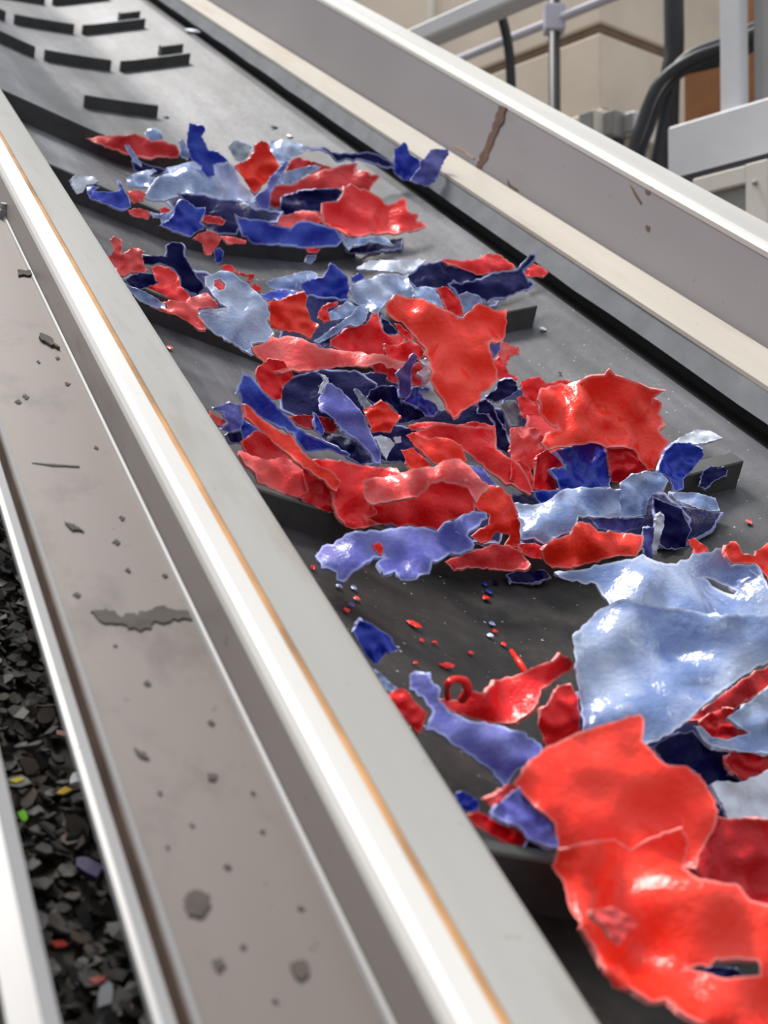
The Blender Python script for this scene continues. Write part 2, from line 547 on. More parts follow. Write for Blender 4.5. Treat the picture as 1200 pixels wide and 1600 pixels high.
# ------------------------------------------------------------------ side tray with lip and inner rail
tray = empty('side_tray', 'long dirty grey steel tray running beside the conveyor guard', 'tray', None, CONV)
profile('tray_floor', [(0.4555, -0.793), (0.4555, -0.799), (0.306, -0.806), (0.306, -0.800)], 0.1, U1, M_TRAY, tray)
profile('weld_bead', [(0.4555, -0.794), (0.4555, -0.788), (0.4525, -0.790), (0.4505, -0.7935)], 0.1, U1, M_RAIL, tray)
profile('tray_lip', [(0.3095, -0.800), (0.3085, -0.794), (0.304, -0.7925), (0.3025, -0.795), (0.3025, -0.86), (0.306, -0.86), (0.306, -0.806)], 0.1, U1, M_RAIL, tray)
profile('groove_wall', [(0.3012, -0.7965), (0.3025, -0.7965), (0.3025, -0.86), (0.3012, -0.86)], 0.1, U1, plain('groove_rust', srgb(104, 84, 74), 0.9, 0.3, 18), tray)
profile('groove_floor', [(0.289, -0.822), (0.3025, -0.822), (0.3025, -0.83), (0.289, -0.83)], 0.1, U1, plain('groove_dirt', srgb(110, 92, 80), 0.9, 0.3, 18), tray)
profile('inner_rail', [(0.2890, -0.7905), (0.2780, -0.7895), (0.2735, -0.791), (0.2722, -0.794), (0.2722, -0.798), (0.2890, -0.798)], 0.1, U1, M_RAIL, tray)
TA, TB = (0.308, -0.800), (0.4555, -0.793)
decal('grime_smear', [(140, 955), (165, 950), (190, 965), (215, 962), (240, 950), (290, 955), (300, 968), (270, 972), (240, 975), (225, 986), (195, 982), (165, 975)], TA, TB, M_GRIME, tray, 0.0015, 4)
decal('grime_blot', [(290, 1400), (305, 1392), (325, 1400), (328, 1420), (315, 1436), (295, 1432), (288, 1416)], TA, TB, M_GRIME, tray, 0.0015, 2.5)
decal('grime_blot', [(330, 1505), (345, 1500), (352, 1512), (340, 1520)], TA, TB, M_GRIME, tray, 0.0015, 2)
decal('grime_blot', [(455, 1505), (475, 1500), (485, 1520), (470, 1535), (456, 1525)], TA, TB, M_GRIME, tray, 0.0015, 2.5)
decal('grime_blot', [(325, 1210), (338, 1212), (336, 1222), (326, 1220)], TA, TB, M_GRIME, tray, 0.0015, 1.5)
decal('grime_blot', [(210, 1172), (226, 1178), (232, 1188), (216, 1184)], TA, TB, M_GRIME, tray, 0.0015, 1.5)
decal('grime_streak', [(62, 524), (78, 530), (94, 548), (80, 542), (62, 534)], TA, TB, M_GRIME, tray, 0.004, 1.5)
decal('grime_streak', [(28, 424), (52, 426), (56, 432), (30, 432)], TA, TB, M_GRIME, tray, 0.003, 1.5)
decal('grime_streak', [(100, 818), (116, 822), (130, 832), (112, 830)], TA, TB, M_GRIME, tray, 0.002, 1.5)
decal('grime_streak', [(50, 724), (80, 726), (124, 729), (124, 731), (80, 729)], TA, TB, M_GRIME, tray, 0.001, 0.4)
for (x, y) in ((28, 628), (40, 620), (105, 600), (148, 620), (60, 566), (90, 560), (190, 810), (182, 848), (120, 930), (200, 892), (258, 900), (150, 700), (250, 1240), (330, 1130), (300, 1290), (355, 1355), (410, 1300), (262, 1325), (380, 1480), (430, 1565), (395, 1240), (470, 1420), (230, 1068), (180, 1010)):
    s = random.uniform(3, 7)
    decal('grime_fleck', [(x - s, y), (x, y - s * .7), (x + s, y + s * .2), (x + s * .3, y + s)], TA, TB, M_GRIME, tray, 0.001, 1.2)
def bolt(px, py, r=0.011, ht=0.012):
    p, nv = on_plane(px, py, TA, TB)
    vs_ = [(p.x + math.cos(k * math.pi / 3) * r, p.y + math.sin(k * math.pi / 3) * r, p.z + z) for z in (-0.002, ht) for k in range(6)]
    vs_ += [(p.x + math.cos(k * math.pi / 3) * r * .5, p.y + math.sin(k * math.pi / 3) * r * .5, p.z + ht + z) for z in (-0.001, 0.009) for k in range(6)]
    fs = []
    for b in (0, 12):
        fs += [tuple(range(b, b + 6)), tuple(range(b + 6, b + 12))] + [(b + k, b + (k + 1) % 6, b + 6 + (k + 1) % 6, b + 6 + k) for k in range(6)]
    link('bolt', mesh_of(vs_, fs), M_RAIL, tray)
bolt(4, 338)
for u in (0.8, 5.5, 10.0):
    leg(tray, u, 0.38, -0.87, 0.02)

# ------------------------------------------------------------------ neighbouring trough: outer rail and a bed of black flakes
trough = empty('flake_trough', 'second metal trough at the left edge holding black flakes', 'trough', None, CONV)
profile('outer_rail', [(0.1690, -0.793), (0.1925, -0.7885), (0.1945, -0.7895), (0.2065, -0.7925), (0.2075, -0.80), (0.2075, -0.83), (0.2035, -0.83), (0.2035, -0.80), (0.1690, -0.797)], 0.1, 8, M_RAIL, trough)
profile('rail_flange', [(0.2075, -0.83), (0.2125, -0.835), (0.2125, -0.845), (0.2075, -0.84)], 0.1, 8, M_TRAY, trough)
M_BED = plain('dark_flake_bed', srgb(58, 52, 47), 0.8, 0.5, 22)
profile('trough_floor', [(0.196, -1.06), (0.44, -1.06), (0.44, -1.08), (0.196, -1.08)], 0.1, 8, M_BED, trough)
profile('trough_side', [(0.192, -1.08), (0.192, -0.83), (0.196, -0.83), (0.196, -1.08)], 0.1, 8, M_DARK, trough)
for u in (0.8, 4.0, 7.5):
    leg(trough, u, 0.3, -1.14, 0.02)

def flake_mesh(kind):
    rnd = random.Random(kind * 7 + 3)
    n = rnd.randint(5, 8)
    r = 0.0085
    ph = rnd.random() * 6
    asp = rnd.uniform(0.45, 1.0)
    pts = [(math.cos(ph + 2 * math.pi * i / n) * r * rnd.uniform(0.7, 1.25), math.sin(ph + 2 * math.pi * i / n) * r * asp * rnd.uniform(0.7, 1.25)) for i in range(n)]
    bend = rnd.uniform(-25, 25)
    th = 0.0012
    vs_ = [(x, y, bend * x * x + th) for x, y in pts] + [(x, y, bend * x * x - th) for x, y in pts] + [(0, 0, th), (0, 0, -th)]
    fs = [(i, (i + 1) % n, 2 * n) for i in range(n)] + [(n + (i + 1) % n, n + i, 2 * n + 1) for i in range(n)] + [(i, n + i, n + (i + 1) % n, (i + 1) % n) for i in range(n)]
    return mesh_of(vs_, fs)

FM = [plain('black_flake', srgb(48, 46, 45), 0.6, 0.2), plain('charcoal_flake', srgb(72, 69, 68), 0.6, 0.2), plain('brown_flake', srgb(74, 63, 56), 0.7, 0.2)]
FLAKES = []
for k in range(12):
    me = flake_mesh(k)
    me.materials.append(FM[(0, 0, 1, 0, 1, 2)[k % 6]])
    FLAKES.append(me)

def flake_matrix(v, u, w, rnd, s=1.0, tilt=0.6):
    loc = CONV @ Vector((v * H, u * H, w * H))
    rot = CONV.to_3x3().to_4x4() @ Matrix.Rotation(rnd.uniform(0, 6.28), 4, 'Z') @ Matrix.Rotation(rnd.uniform(-tilt, tilt), 4, 'X') @ Matrix.Rotation(rnd.uniform(-tilt, tilt), 4, 'Y')
    return Matrix.Translation(loc) @ rot @ Matrix.Scale(s, 4)

rnd = random.Random(5)
for i in range(290):
    o = bpy.data.objects.new('black_flake', FLAKES[i % 12])
    COL.objects.link(o)
    u = 0.84 + 1.5 * rnd.random() ** 1.3
    o.matrix_world = flake_matrix(rnd.uniform(0.262, 0.375), u, -1.06 + rnd.uniform(0.012, 0.03), rnd, rnd.uniform(0.6, 1.45))
    tag(o, 'small black plastic flake in the dark bed between the two left rails', 'flake', 'black flakes between the left rails')
# the uncountable rest of the bed
vs_, fs = [], []
for i in range(2600):
    src = FLAKES[i % 12]
    m = INV @ flake_matrix(rnd.uniform(0.215, 0.42), rnd.uniform(0.3, 4.0), -1.06 + rnd.uniform(0.0, 0.016), rnd, rnd.uniform(0.5, 1.2), 0.5)
    b0 = len(vs_)
    vs_ += [m @ v.co for v in src.vertices]
    fs += [tuple(b0 + k for k in p.vertices) for p in src.polygons]
rest = link('flake_litter', mesh_of(vs_, fs), M_BED, None)
rest.matrix_world = CONV
tag(rest, 'deep litter of fine dark plastic flakes at lower left', 'flakes', None, 'stuff')
for (x, y, c, s, lab) in ((26, 1222, srgb(190, 180, 30), 1.0, 'small yellow flake beside the outer left rail'),
                          (100, 1238, srgb(196, 160, 40), 1.0, 'mustard yellow flake in the middle of the black flake bed'),
                          (35, 1277, srgb(120, 200, 40), 1.0, 'bright green flake beside the outer left rail'),
                          (120, 1218, srgb(215, 222, 230), 1.5, 'pale white flake against the inner left rail'),
                          (140, 1358, srgb(72, 60, 100), 2.2, 'large purple flake below the rust-coloured patch in the black bed'),
                          (92, 1478, srgb(160, 50, 40), 0.9, 'tiny red flake in the black bed near the outer rail'),
                          (152, 1534, srgb(150, 60, 54), 0.9, 'tiny dull red flake low in the black bed near the inner rail'),
                          (165, 1558, srgb(150, 152, 160), 1.5, 'light grey oval flake at the bottom of the black bed'),
                          (100, 1150, srgb(170, 130, 116), 1.4, 'pinkish tan flake high in the black bed by the inner rail')):
    r = lray(x, y)
    p = r * (-1.02 / r.z)
    me = FLAKES[3].copy()
    me.materials.clear()
    me.materials.append(plain('coloured_flake', c, 0.4, 0.1))
    o = bpy.data.objects.new('coloured_flake', me)
    COL.objects.link(o)
    o.matrix_world = flake_matrix(p.x, p.y, -1.018, rnd, s * 0.8, 0.25)
    tag(o, lab, 'flake')
# ------------------------------------------------------------------ shredded plastic
CROP = {'A': (90, 180, 6), 'B': (250, 180, 6), 'C': (400, 200, 6), 'D': (550, 200, 6), 'E': (150, 350, 6), 'F': (300, 380, 6), 'G': (450, 380, 6),
        'H': (600, 380, 4.615), 'I': (320, 560, 6), 'J': (480, 540, 6), 'K': (640, 540, 6), 'L': (800, 560, 4.615), 'M': (360, 680, 4.615),
        'N': (580, 680, 4.615), 'O': (800, 700, 4.615), 'P': (960, 640, 5), 'Q': (860, 820, 3.529), 'R': (540, 880, 4.615), 'S': (640, 1000, 4.286),
        'T': (680, 1180, 4.615), 'V': (800, 1080, 3), 'W': (980, 1040, 5.4545), 'X': (0, 0, 1)}

def to_px(c, pts):
    x0, y0, k = CROP[c]
    return [(x0 + x / k, y0 + y / k) for x, y in pts]

def inside(p, poly):
    x, y = p
    r = False
    n = len(poly)
    for i in range(n):
        x1, y1 = poly[i]
        x2, y2 = poly[(i + 1) % n]
        if (y1 > y) != (y2 > y) and x < (x2 - x1) * (y - y1) / (y2 - y1) + x1:
            r = not r
    return r

def seg_dist(p, a, b):
    ax, ay = a
    dx, dy = b[0] - ax, b[1] - ay
    L = dx * dx + dy * dy
    t = 0 if L == 0 else max(0, min(1, ((p[0] - ax) * dx + (p[1] - ay) * dy) / L))
    return math.hypot(p[0] - ax - t * dx, p[1] - ay - t * dy)

def densify(poly, step, jag, rn):
    out = []
    n = len(poly)
    for i in range(n):
        a, b = poly[i], poly[(i + 1) % n]
        L = math.hypot(b[0] - a[0], b[1] - a[1])
        k = max(1, round(L / step))
        for j in range(k):
            t = j / k
            x, y = a[0] + (b[0] - a[0]) * t, a[1] + (b[1] - a[1]) * t
            if j:
                g = rn.gauss(0, jag)
                x += -(b[1] - a[1]) / L * g
                y += (b[0] - a[0]) / L * g
            out.append((x, y))
    return out

SHARD_N = [0]

def shard(label, col, crop, pts, tilt=30, lift=0.012, side=0, creases=(), holes=(), amp=1.0, thick=0.0042, jag=None, curl=0.0, group=None, parent=None, name='plastic_shard'):
    """a torn sheet: traced outline, laid on a tilted plane that stands on the belt, dented, folded along creases, with thickness"""
    SHARD_N[0] += 1
    rn = random.Random(SHARD_N[0] * 13 + 5)
    poly = to_px(crop, pts)
    xs = [p[0] for p in poly]
    ys = [p[1] for p in poly]
    size = max(max(xs) - min(xs), max(ys) - min(ys))
    step = max(3.0, min(8.0, size / 24))
    band = max(1.6, min(5.0, size / 42))
    jg = (0.16 * step if jag is None else jag)
    outline = densify(poly, step, jg, rn)
    hl = [densify(to_px(crop, h), step, jg, rn) for h in holes]
    # anchor: where the lowest edge rests
    ay = max(ys)
    ax = sum(p[0] for p in poly if p[1] > ay - 0.15 * (ay - min(ys)) - 1) / sum(1 for p in poly if p[1] > ay - 0.15 * (ay - min(ys)) - 1)
    A = on_belt(ax, ay, lift) * H
    t, s = math.radians(tilt), math.radians(side)
    N = Vector((0, -math.sin(t), math.cos(t))) * math.cos(s) + Vector((1, 0, 0)) * math.sin(s)
    E1 = (Vector((1, 0, 0)) - N * N.x).normalized()
    E2 = N.cross(E1)
    cr = []
    def plane_ab(px, py, z=0.0):
        r = lray(px, py)
        k = (A + N * z).dot(N) / r.dot(N)
        q = r * k - A
        return q.dot(E1), q.dot(E2)
    for (p0, p1, q, ang) in creases:
        (p0, p1, q) = to_px(crop, (p0, p1, q))
        a0, a1, aq = plane_ab(*p0), plane_ab(*p1), plane_ab(*q)
        dx, dy = a1[0] - a0[0], a1[1] - a0[1]
        L = math.hypot(dx, dy)
        nx, ny = -dy / L, dx / L
        if (aq[0] - a0[0]) * nx + (aq[1] - a0[1]) * ny < 0:
            nx, ny = -nx, -ny
        cr.append((a0, (nx, ny), math.tan(math.radians(ang))))
    ca, cb = plane_ab(sum(xs) / len(xs), sum(ys) / len(ys))
    off = Vector((rn.uniform(0, 50), rn.uniform(0, 50), rn.uniform(0, 50)))
    rad = size / FPX * A.length
    f1, f2 = 2.2 / max(rad, 0.03), 6.0 / max(rad, 0.03)
    def zed(a, b):
        z = 0.0
        for a0, nn, tg in cr:
            d = (a - a0[0]) * nn[0] + (b - a0[1]) * nn[1]
            z += tg * 0.5 * (d + math.sqrt(d * d + 0.00003))
        n1_ = noise.noise(Vector((a * f1, b * f1, 0)) + off)
        n2_ = noise.noise(Vector((a * f2, b * f2, 5)) + off)
        n3_ = noise.noise(Vector((a * f1 * 1.4, b * f1 * 1.4, 9)) + off)
        z += amp * rad * (0.11 * n1_ + 0.05 * n2_ + 0.17 * (0.3 - math.sqrt(n3_ * n3_ + 0.0006)))
        if curl:
            z += curl * ((a - ca) ** 2 + (b - cb) ** 2) / max(rad, 0.03)
        return z
    def hit(px, py):
        z = 0.0
        for _ in range(7):
            a, b = plane_ab(px, py, z)
            z = 0.4 * z + 0.6 * max(-0.15, min(0.15, zed(a, b)))
        a, b = plane_ab(px, py, z)
        return A + E1 * a + E2 * b + N * z
    # triangulate in the traced outline
    v2, e2 = [], []
    for loop in [outline] + hl:
        b0 = len(v2)
        v2 += loop
        e2 += [(b0 + i, b0 + (i + 1) % len(loop)) for i in range(len(loop))]
    ringed = len(v2)
    for loop in [outline] + hl:
        m_ = len(loop)
        for i in range(m_):
            p, q = loop[i - 1], loop[(i + 1) % m_]
            dx, dy = q[0] - p[0], q[1] - p[1]
            L = math.hypot(dx, dy) or 1
            for sg in (1, -1):
                c_ = (loop[i][0] - dy / L * sg * band, loop[i][1] + dx / L * sg * band)
                if inside(c_, outline) and not any(inside(c_, h) for h in hl) and min(seg_dist(c_, loop[(i + k) % m_], loop[(i + k + 1) % m_]) for k in range(-4, 4)) > band * 0.7:
                    v2.append(c_)
    g = max(4.0, size / 17)
    y = min(ys) + g * 0.5
    row = 0
    allseg = [(loop[i], loop[(i + 1) % len(loop)]) for loop in [outline] + hl for i in range(len(loop))]
    while y < ay:
        x = min(xs) + (g * 0.5 if row % 2 else 0)
        while x < max(xs):
            p = (x + rn.uniform(-.15, .15) * g, y + rn.uniform(-.15, .15) * g)
            if inside(p, outline) and not any(inside(p, h) for h in hl) and min(seg_dist(p, a, b) for a, b in allseg) > max(0.45 * g, band * 1.7):
                v2.append(p)
            x += g
        y += g * 0.87
        row += 1
    rv, re, rf, *_ = delaunay_2d_cdt([Vector(p) for p in v2], e2, [], 0, 1e-5)
    rv = [(v.x, v.y) for v in rv]
    tris = []
    for f in rf:
        c = (sum(rv[i][0] for i in f) / len(f), sum(rv[i][1] for i in f) / len(f))
        if inside(c, outline) and not any(inside(c, h) for h in hl):
            tris.append(tuple(f))
    used = sorted({i for f in tris for i in f})
    idx = {i: k for k, i in enumerate(used)}
    P = [hit(*rv[i]) for i in used]
    torn = [1.0 if min(seg_dist(rv[i], a, b) for a, b in allseg) < 0.3 * band else 0.0 for i in used]
    # keep everything above the belt
    for i, p in enumerate(P):
        v = p.x / H
        fl = (belt_w(max(0.6, min(1.86, v))) + 0.004) * H
        if p.z < fl and 0.6 < v < 1.87:
            k = min(1.0, fl / p.z)
            P[i] = p * k
    tris = [tuple(idx[i] for i in f) for f in tris]
    nrm = [Vector((0, 0, 0)) for _ in P]
    for f in tris:
        n_ = (P[f[1]] - P[f[0]]).cross(P[f[2]] - P[f[0]])
        for i in f:
            nrm[i] += n_
    tris2 = []
    flip = sum(n_.dot(p) for n_, p in zip(nrm, P)) > 0           # upper side faces the viewer
    if flip:
        tris = [f[::-1] for f in tris]
        nrm = [-n_ for n_ in nrm]
    nrm = [n_.normalized() if n_.length > 0 else N for n_ in nrm]
    n = len(P)
    Q = [p - m_ * thick for p, m_ in zip(P, nrm)]
    edges = {}
    for f in tris:
        for i in range(3):
            e = (f[i], f[(i + 1) % 3])
            edges[e] = edges.get(e, 0) + 1
    bd = [e for e in edges if (e[1], e[0]) not in edges]
    faces = list(tris) + [tuple(i + n for i in f[::-1]) for f in tris] + [(b, a, a + n, b + n) for a, b in bd]
    org = A.copy()
    me = bpy.data.meshes.new('shard')
    me.from_pydata([p - org for p in P + Q], [], faces)
    nt_ = 2 * len(tris)
    me.polygons.foreach_set('use_smooth', [i < nt_ for i in range(len(faces))])
    me.polygons.foreach_set('material_index', [0 if i < nt_ else 1 for i in range(len(faces))])
    bset = {tuple(sorted(e)) for e in bd} | {(min(a, b) + n, max(a, b) + n) for a, b in bd}
    for e in me.edges:
        if tuple(sorted(e.vertices)) in bset:
            e.use_edge_sharp = True
    at_ = me.attributes.new('torn', 'FLOAT', 'POINT')
    at_.data.foreach_set('value', torn + torn)
    me.update()
    if parent:
        o = link(name, me, PL[col])
        o.parent = parent
        o.matrix_parent_inverse = Matrix.Identity(4)
        o.matrix_local = parent.matrix_world.inverted() @ CONV @ Matrix.Translation(org)
        return o
    o = link(name, me, PL[col])
    o.matrix_world = CONV @ Matrix.Translation(org)
    tag(o, label, 'plastic shard', group)
    return o
SH = shard

# --- topmost pile -------------------------------------------------------------
SH('red lens-shaped shard lying behind the highest long cleat', 'crimson', 'A', [(265,215),(400,195),(640,190),(730,170),(800,195),(880,240),(1010,240),(1090,270),(1155,350),(1130,400),(1000,395),(840,405),(740,390),(620,360),(420,280)], 50, 0.055)
SH('small pale blue curl peeking out behind the red lens-shaped shard', 'pale', 'A', [(810,165),(850,130),(920,120),(970,150),(990,210),(985,260),(900,260),(840,220)], 45, 0.05, curl=-.6)
SH('thin pale blue sliver leaning across the highest long cleat', 'pale', 'A', [(625,280),(670,280),(780,440),(790,480),(720,440)], 60, 0.085)
SH('navy scrap wedged against the highest cleat under the pale sliver', 'navy', 'A', [(690,420),(780,430),(860,470),(1040,510),(960,560),(850,575),(720,520)], 30, 0.02)
SH('whitish pink scrap at the left end of the top pile', 'white', 'A', [(120,600),(170,560),(230,570),(350,580),(380,620),(330,650),(270,650),(240,720),(180,740),(140,690)], 40, 0.08)
SH('jagged blue shard with a thin upright prong at left of top pile', 'blue', 'A', [(270,650),(390,670),(330,710),(470,720),(560,710),(590,690),(540,600),(580,610),(620,690),(660,760),(690,860),(610,890),(500,850),(300,780),(280,740)], 40, 0.07)
SH('small red scrap beside the pronged blue shard', 'pink', 'A', [(650,710),(760,700),(830,740),(800,800),(720,830),(690,800)], 45, 0.085)
SH('flat pale blue strip pointing left above the pronged blue shard', 'pale', 'A', [(640,590),(740,540),(900,500),(930,520),(850,570),(930,590),(960,650),(880,670),(660,670)], 20, 0.06)
SH('large crumpled blue shard with a square upright tab, top pile', 'blue', 'B', [(270,75),(410,100),(425,150),(390,200),(430,260),(460,330),(540,340),(600,390),(640,440),(560,450),(500,470),(520,560),(420,600),(370,570),(390,480),(300,420),(280,390),(250,280)], 70, 0.13, amp=.7)
SH('broad pale blue sheet under the square blue tab', 'pale', 'B', [(-150,770),(-100,700),(-60,640),(0,570),(90,540),(60,490),(170,470),(300,430),(560,450),(640,440),(720,500),(750,590),(790,660),(870,740),(960,850),(990,880),(900,880),(740,790),(720,850),(620,860),(560,790),(420,740),(330,750),(240,740),(170,760),(0,800),(-90,800)], 24, 0.085, creases=[((300,430),(560,880),(700,600),-14)], amp=1.2)
SH('pale blue bit standing left of the square blue tab', 'pale', 'B', [(180,240),(220,225),(250,290),(280,360),(260,420),(200,390)], 60, 0.13)
SH('upright royal blue shard standing on the second long cleat', 'blue', 'B', [(200,790),(260,800),(340,870),(430,860),(420,930),(370,1000),(410,1060),(330,1100),(290,1140),(150,1090),(-10,1030),(80,990),(130,930),(140,860)], 55, 0.085)
SH('navy sheet in the hollow of the top pile', 'navy', 'B', [(170,730),(420,735),(560,780),(760,800),(900,880),(1000,880),(1160,900),(1100,1000),(760,1040),(720,1120),(560,1120),(440,1090),(370,1000),(300,880)], 35, 0.055)
SH('small red scrap on the second cleat left of the royal blue shard', 'pink', 'A', [(660,890),(760,870),(840,890),(870,940),(850,980),(760,960),(680,930)], 50, 0.085)
SH('tiny red scrap tucked against the royal blue shard', 'red', 'A', [(950,880),(1010,860),(1080,900),(1040,950),(970,930)], 50, 0.1)
SH('pale blue ragged scrap at the foot of the royal blue shard', 'pale', 'A', [(860,900),(960,930),(1090,890),(1110,900),(1080,980),(980,1020),(970,970),(900,960)], 45, 0.085)
SH('dull red strip in the hollow behind the second cleat', 'crimson', 'B', [(420,940),(560,950),(620,990),(590,1030),(440,1010),(390,990)], 50, 0.09)
SH('salmon red shard hanging over the second long cleat', 'pink', 'E', [(905,130),(960,90),(1050,60),(1130,80),(1180,130),(1150,190),(1100,240),(1080,290),(1020,290),(1000,180)], 60, 0.05)
SH('thin flat pink strip on top of the second cleat', 'pink', 'B', [(560,1130),(690,1140),(810,1175),(800,1205),(640,1200)], 25, 0.085)
SH('tiny blue scrap stuck to the front of the second cleat', 'blue', 'F', [(210,60),(270,40),(300,90),(280,170),(240,200),(210,140)], 70, 0.03)
SH('crumpled scarlet shard between the pale sheet and lilac strip', 'scarlet', 'B', [(890,280),(950,235),(1010,260),(1040,340),(1110,440),(1120,480),(1050,560),(1000,620),(930,690),(880,730),(820,650),(760,560),(700,470),(780,440),(850,400),(890,330)], 50, 0.12, creases=[((740,490),(1110,460),(950,300),22)], amp=1.4)
SH('pale blue sheet at the very back of the top pile', 'pale', 'C', [(60,160),(130,125),(240,110),(340,120),(500,180),(470,210),(380,250),(300,310),(220,340),(180,280),(120,220)], 22, 0.07)
SH('long navy band stretching from the top pile to the belt edge', 'navy', 'C', [(490,180),(640,175),(710,225),(860,235),(1050,220),(1140,245),(1270,320),(1320,345),(1300,385),(1200,370),(1080,330),(980,300),(880,300),(760,320),(700,250),(640,215),(520,210)], 45, 0.06)
SH('dark red flap under the long navy band', 'crimson', 'C', [(280,400),(330,300),(400,270),(440,290),(560,320),(640,350),(740,370),(640,420),(400,420)], 45, 0.07)
SH('folded light blue edge across the dark red flap', 'pale', 'C', [(210,480),(250,420),(430,370),(560,345),(620,360),(560,400),(470,440),(340,530),(220,545),(180,510)], 45, 0.09)
SH('lilac edged blue strip standing right of the crumpled scarlet shard', 'violet', 'C', [(290,295),(310,330),(200,500),(140,600),(120,760),(60,770),(-10,690),(0,640),(100,560),(130,470),(220,380)], 55, 0.10)
SH('broad dark red sheet in the middle of the top pile', 'crimson', 'C', [(180,540),(340,530),(480,450),(600,400),(740,370),(830,340),(950,330),(930,390),(1050,400),(1165,450),(1110,520),(1060,600),(940,590),(820,580),(760,580),(450,590),(260,640),(240,750),(170,750),(110,700),(130,610)], 45, 0.06)
SH('large red shard with a toothed right end, top pile', 'red', 'C', [(820,540),(930,540),(1060,590),(1150,640),(1210,710),(1240,720),(1340,670),(1390,650),(1410,740),(1460,800),(1525,820),(1510,870),(1590,900),(1600,920),(1460,980),(1340,985),(1200,985),(1040,1000),(940,1015),(870,1025),(780,955),(640,905),(620,800),(620,700),(760,690),(820,610)], 32, 0.05, creases=[((640,760),(1300,760),(900,600),16)])
SH('navy crumple inside the opening of the dark red sheet', 'navy', 'C', [(240,640),(450,580),(760,560),(830,600),(750,690),(630,710),(600,790),(440,780),(270,830),(220,750)], 45, 0.055, amp=1.6)
SH('pinkish red torn strip above the royal blue front shard', 'pink', 'C', [(140,830),(290,820),(430,770),(600,790),(640,870),(560,900),(480,880),(360,910),(330,940),(150,910)], 35, 0.07)
SH('wide royal blue shard lying along the second cleat', 'blue', 'C', [(-200,800),(-140,840),(100,870),(150,905),(330,935),(370,890),(450,870),(610,905),(770,970),(815,1050),(760,1110),(600,1120),(440,1125),(330,1105),(0,1095),(-130,1020)], 62, 0.072)
SH('pale lilac strip below the toothed red shard', 'pale', 'C', [(790,985),(860,1030),(1060,1025),(1120,1010),(1220,1030),(1300,1100),(1270,1110),(1160,1080),(1060,1065),(1030,1095),(900,1105),(870,1140),(830,1080)], 30, 0.06)
SH('mostly shade painted as navy scrap under the pale lilac strip', 'navy', 'C', [(850,1110),(1040,1070),(1160,1060),(1380,1030),(1360,1130),(1200,1150),(1000,1180),(850,1170)], 30, 0.01)  # mostly the shade below the strip, painted as navy plastic
SH('upright blue shard with a pointed top perched on belt edge skirt', 'blue', 'D', [(395,200),(450,165),(490,130),(520,160),(540,240),(620,290),(660,330),(640,420),(600,500),(480,490),(390,410),(400,300)], 65, 0.02)
SH('rounded violet shard with a bent tip beside the rubber skirt', 'violet', 'D', [(640,310),(700,260),(740,200),(790,195),(830,200),(900,200),(910,250),(840,350),(820,420),(780,500),(700,550),(610,520),(550,490),(580,430),(640,370)], 60, 0.03)
SH('grey white translucent scrap behind the crumpled scarlet shard', 'grey', 'B', [(640,290),(700,230),(800,260),(870,300),(840,370),(780,440),(700,400)], 30, 0.08)
SH('tiny red scrap on the front of the second cleat at right', 'red', 'F', [(1070,40),(1190,40),(1200,70),(1180,95),(1090,85)], 50, 0.06)
SH('tiny pale scrap on the front of the second cleat at right', 'pale', 'F', [(1080,110),(1170,105),(1160,150),(1110,190),(1060,180)], 60, 0.03)

# --- second pile --------------------------------------------------------------
SH('crumpled pinkish red shard with a raised finger beside guard', 'pink', 'E', [(100,300),(150,290),(165,230),(130,150),(170,115),(230,150),(245,200),(230,280),(300,260),(330,225),(400,225),(450,260),(420,290),(450,350),(440,390),(490,430),(440,460),(340,450),(270,490),(220,480),(170,410),(130,350)], 45, 0.06, amp=1.5)
SH('dark navy strap with a square top bending over red shard', 'navy', 'E', [(660,200),(690,175),(790,170),(825,200),(830,300),(880,370),(940,480),(1010,560),(1020,600),(960,670),(900,650),(800,600),(790,520),(720,420),(650,390),(590,370),(520,390),(450,380),(420,330),(440,290),(640,300),(660,270)], 62, 0.06, creases=[((720,250),(950,660),(950,400),25)])
SH('flat bright red shard beneath the navy strap', 'red', 'E', [(510,410),(580,385),(680,400),(760,470),(800,590),(860,650),(900,700),(890,750),(760,730),(680,720),(620,750),(540,690),(470,650),(440,590),(560,540),(540,460)], 30, 0.055)
SH('small navy wedge at the left of the flat bright red shard', 'navy', 'E', [(270,530),(330,480),(420,450),(540,470),(560,530),(600,550),(470,600),(400,615),(330,585)], 45, 0.06)
SH('narrow pale blue strip along the third cleat beside the guard', 'pale', 'E', [(270,545),(330,590),(430,620),(560,690),(690,785),(620,800),(530,775),(400,715),(330,650)], 40, 0.068)
SH('ragged pink red crumple sitting on the third cleat', 'pink', 'E', [(640,740),(700,710),(880,740),(890,690),(1030,640),(1080,680),(1150,780),(960,790),(950,860),(1010,930),(1030,990),(960,985),(850,910),(740,850),(600,820),(560,790),(680,790)], 40, 0.072, amp=1.7)
SH('large pale blue star-shaped shard with a hole draped over third cleat', 'pale', 'F', [(120,310),(200,290),(250,260),(340,260),(420,300),(500,360),(560,420),(640,490),(700,540),(730,690),(700,720),(770,840),(720,900),(680,930),(560,940),(620,1060),(560,1050),(440,970),(300,900),(190,830),(100,740),(50,680),(60,630),(180,610),(340,610),(260,560),(190,480),(130,400)], 26, 0.075, holes=[[(205,350),(260,332),(315,380),(308,430),(250,440),(205,400)]], creases=[((340,470),(720,690),(300,800),-16)])
SH('red scrap showing through the hole of the star-shaped shard', 'pink', 'F', [(170,340),(270,310),(340,380),(330,450),(240,460),(180,410)], 30, 0.06)
SH('small red knob above the star-shaped pale shard', 'red', 'F', [(270,220),(310,195),(370,205),(410,250),(380,275),(310,260)], 45, 0.05)
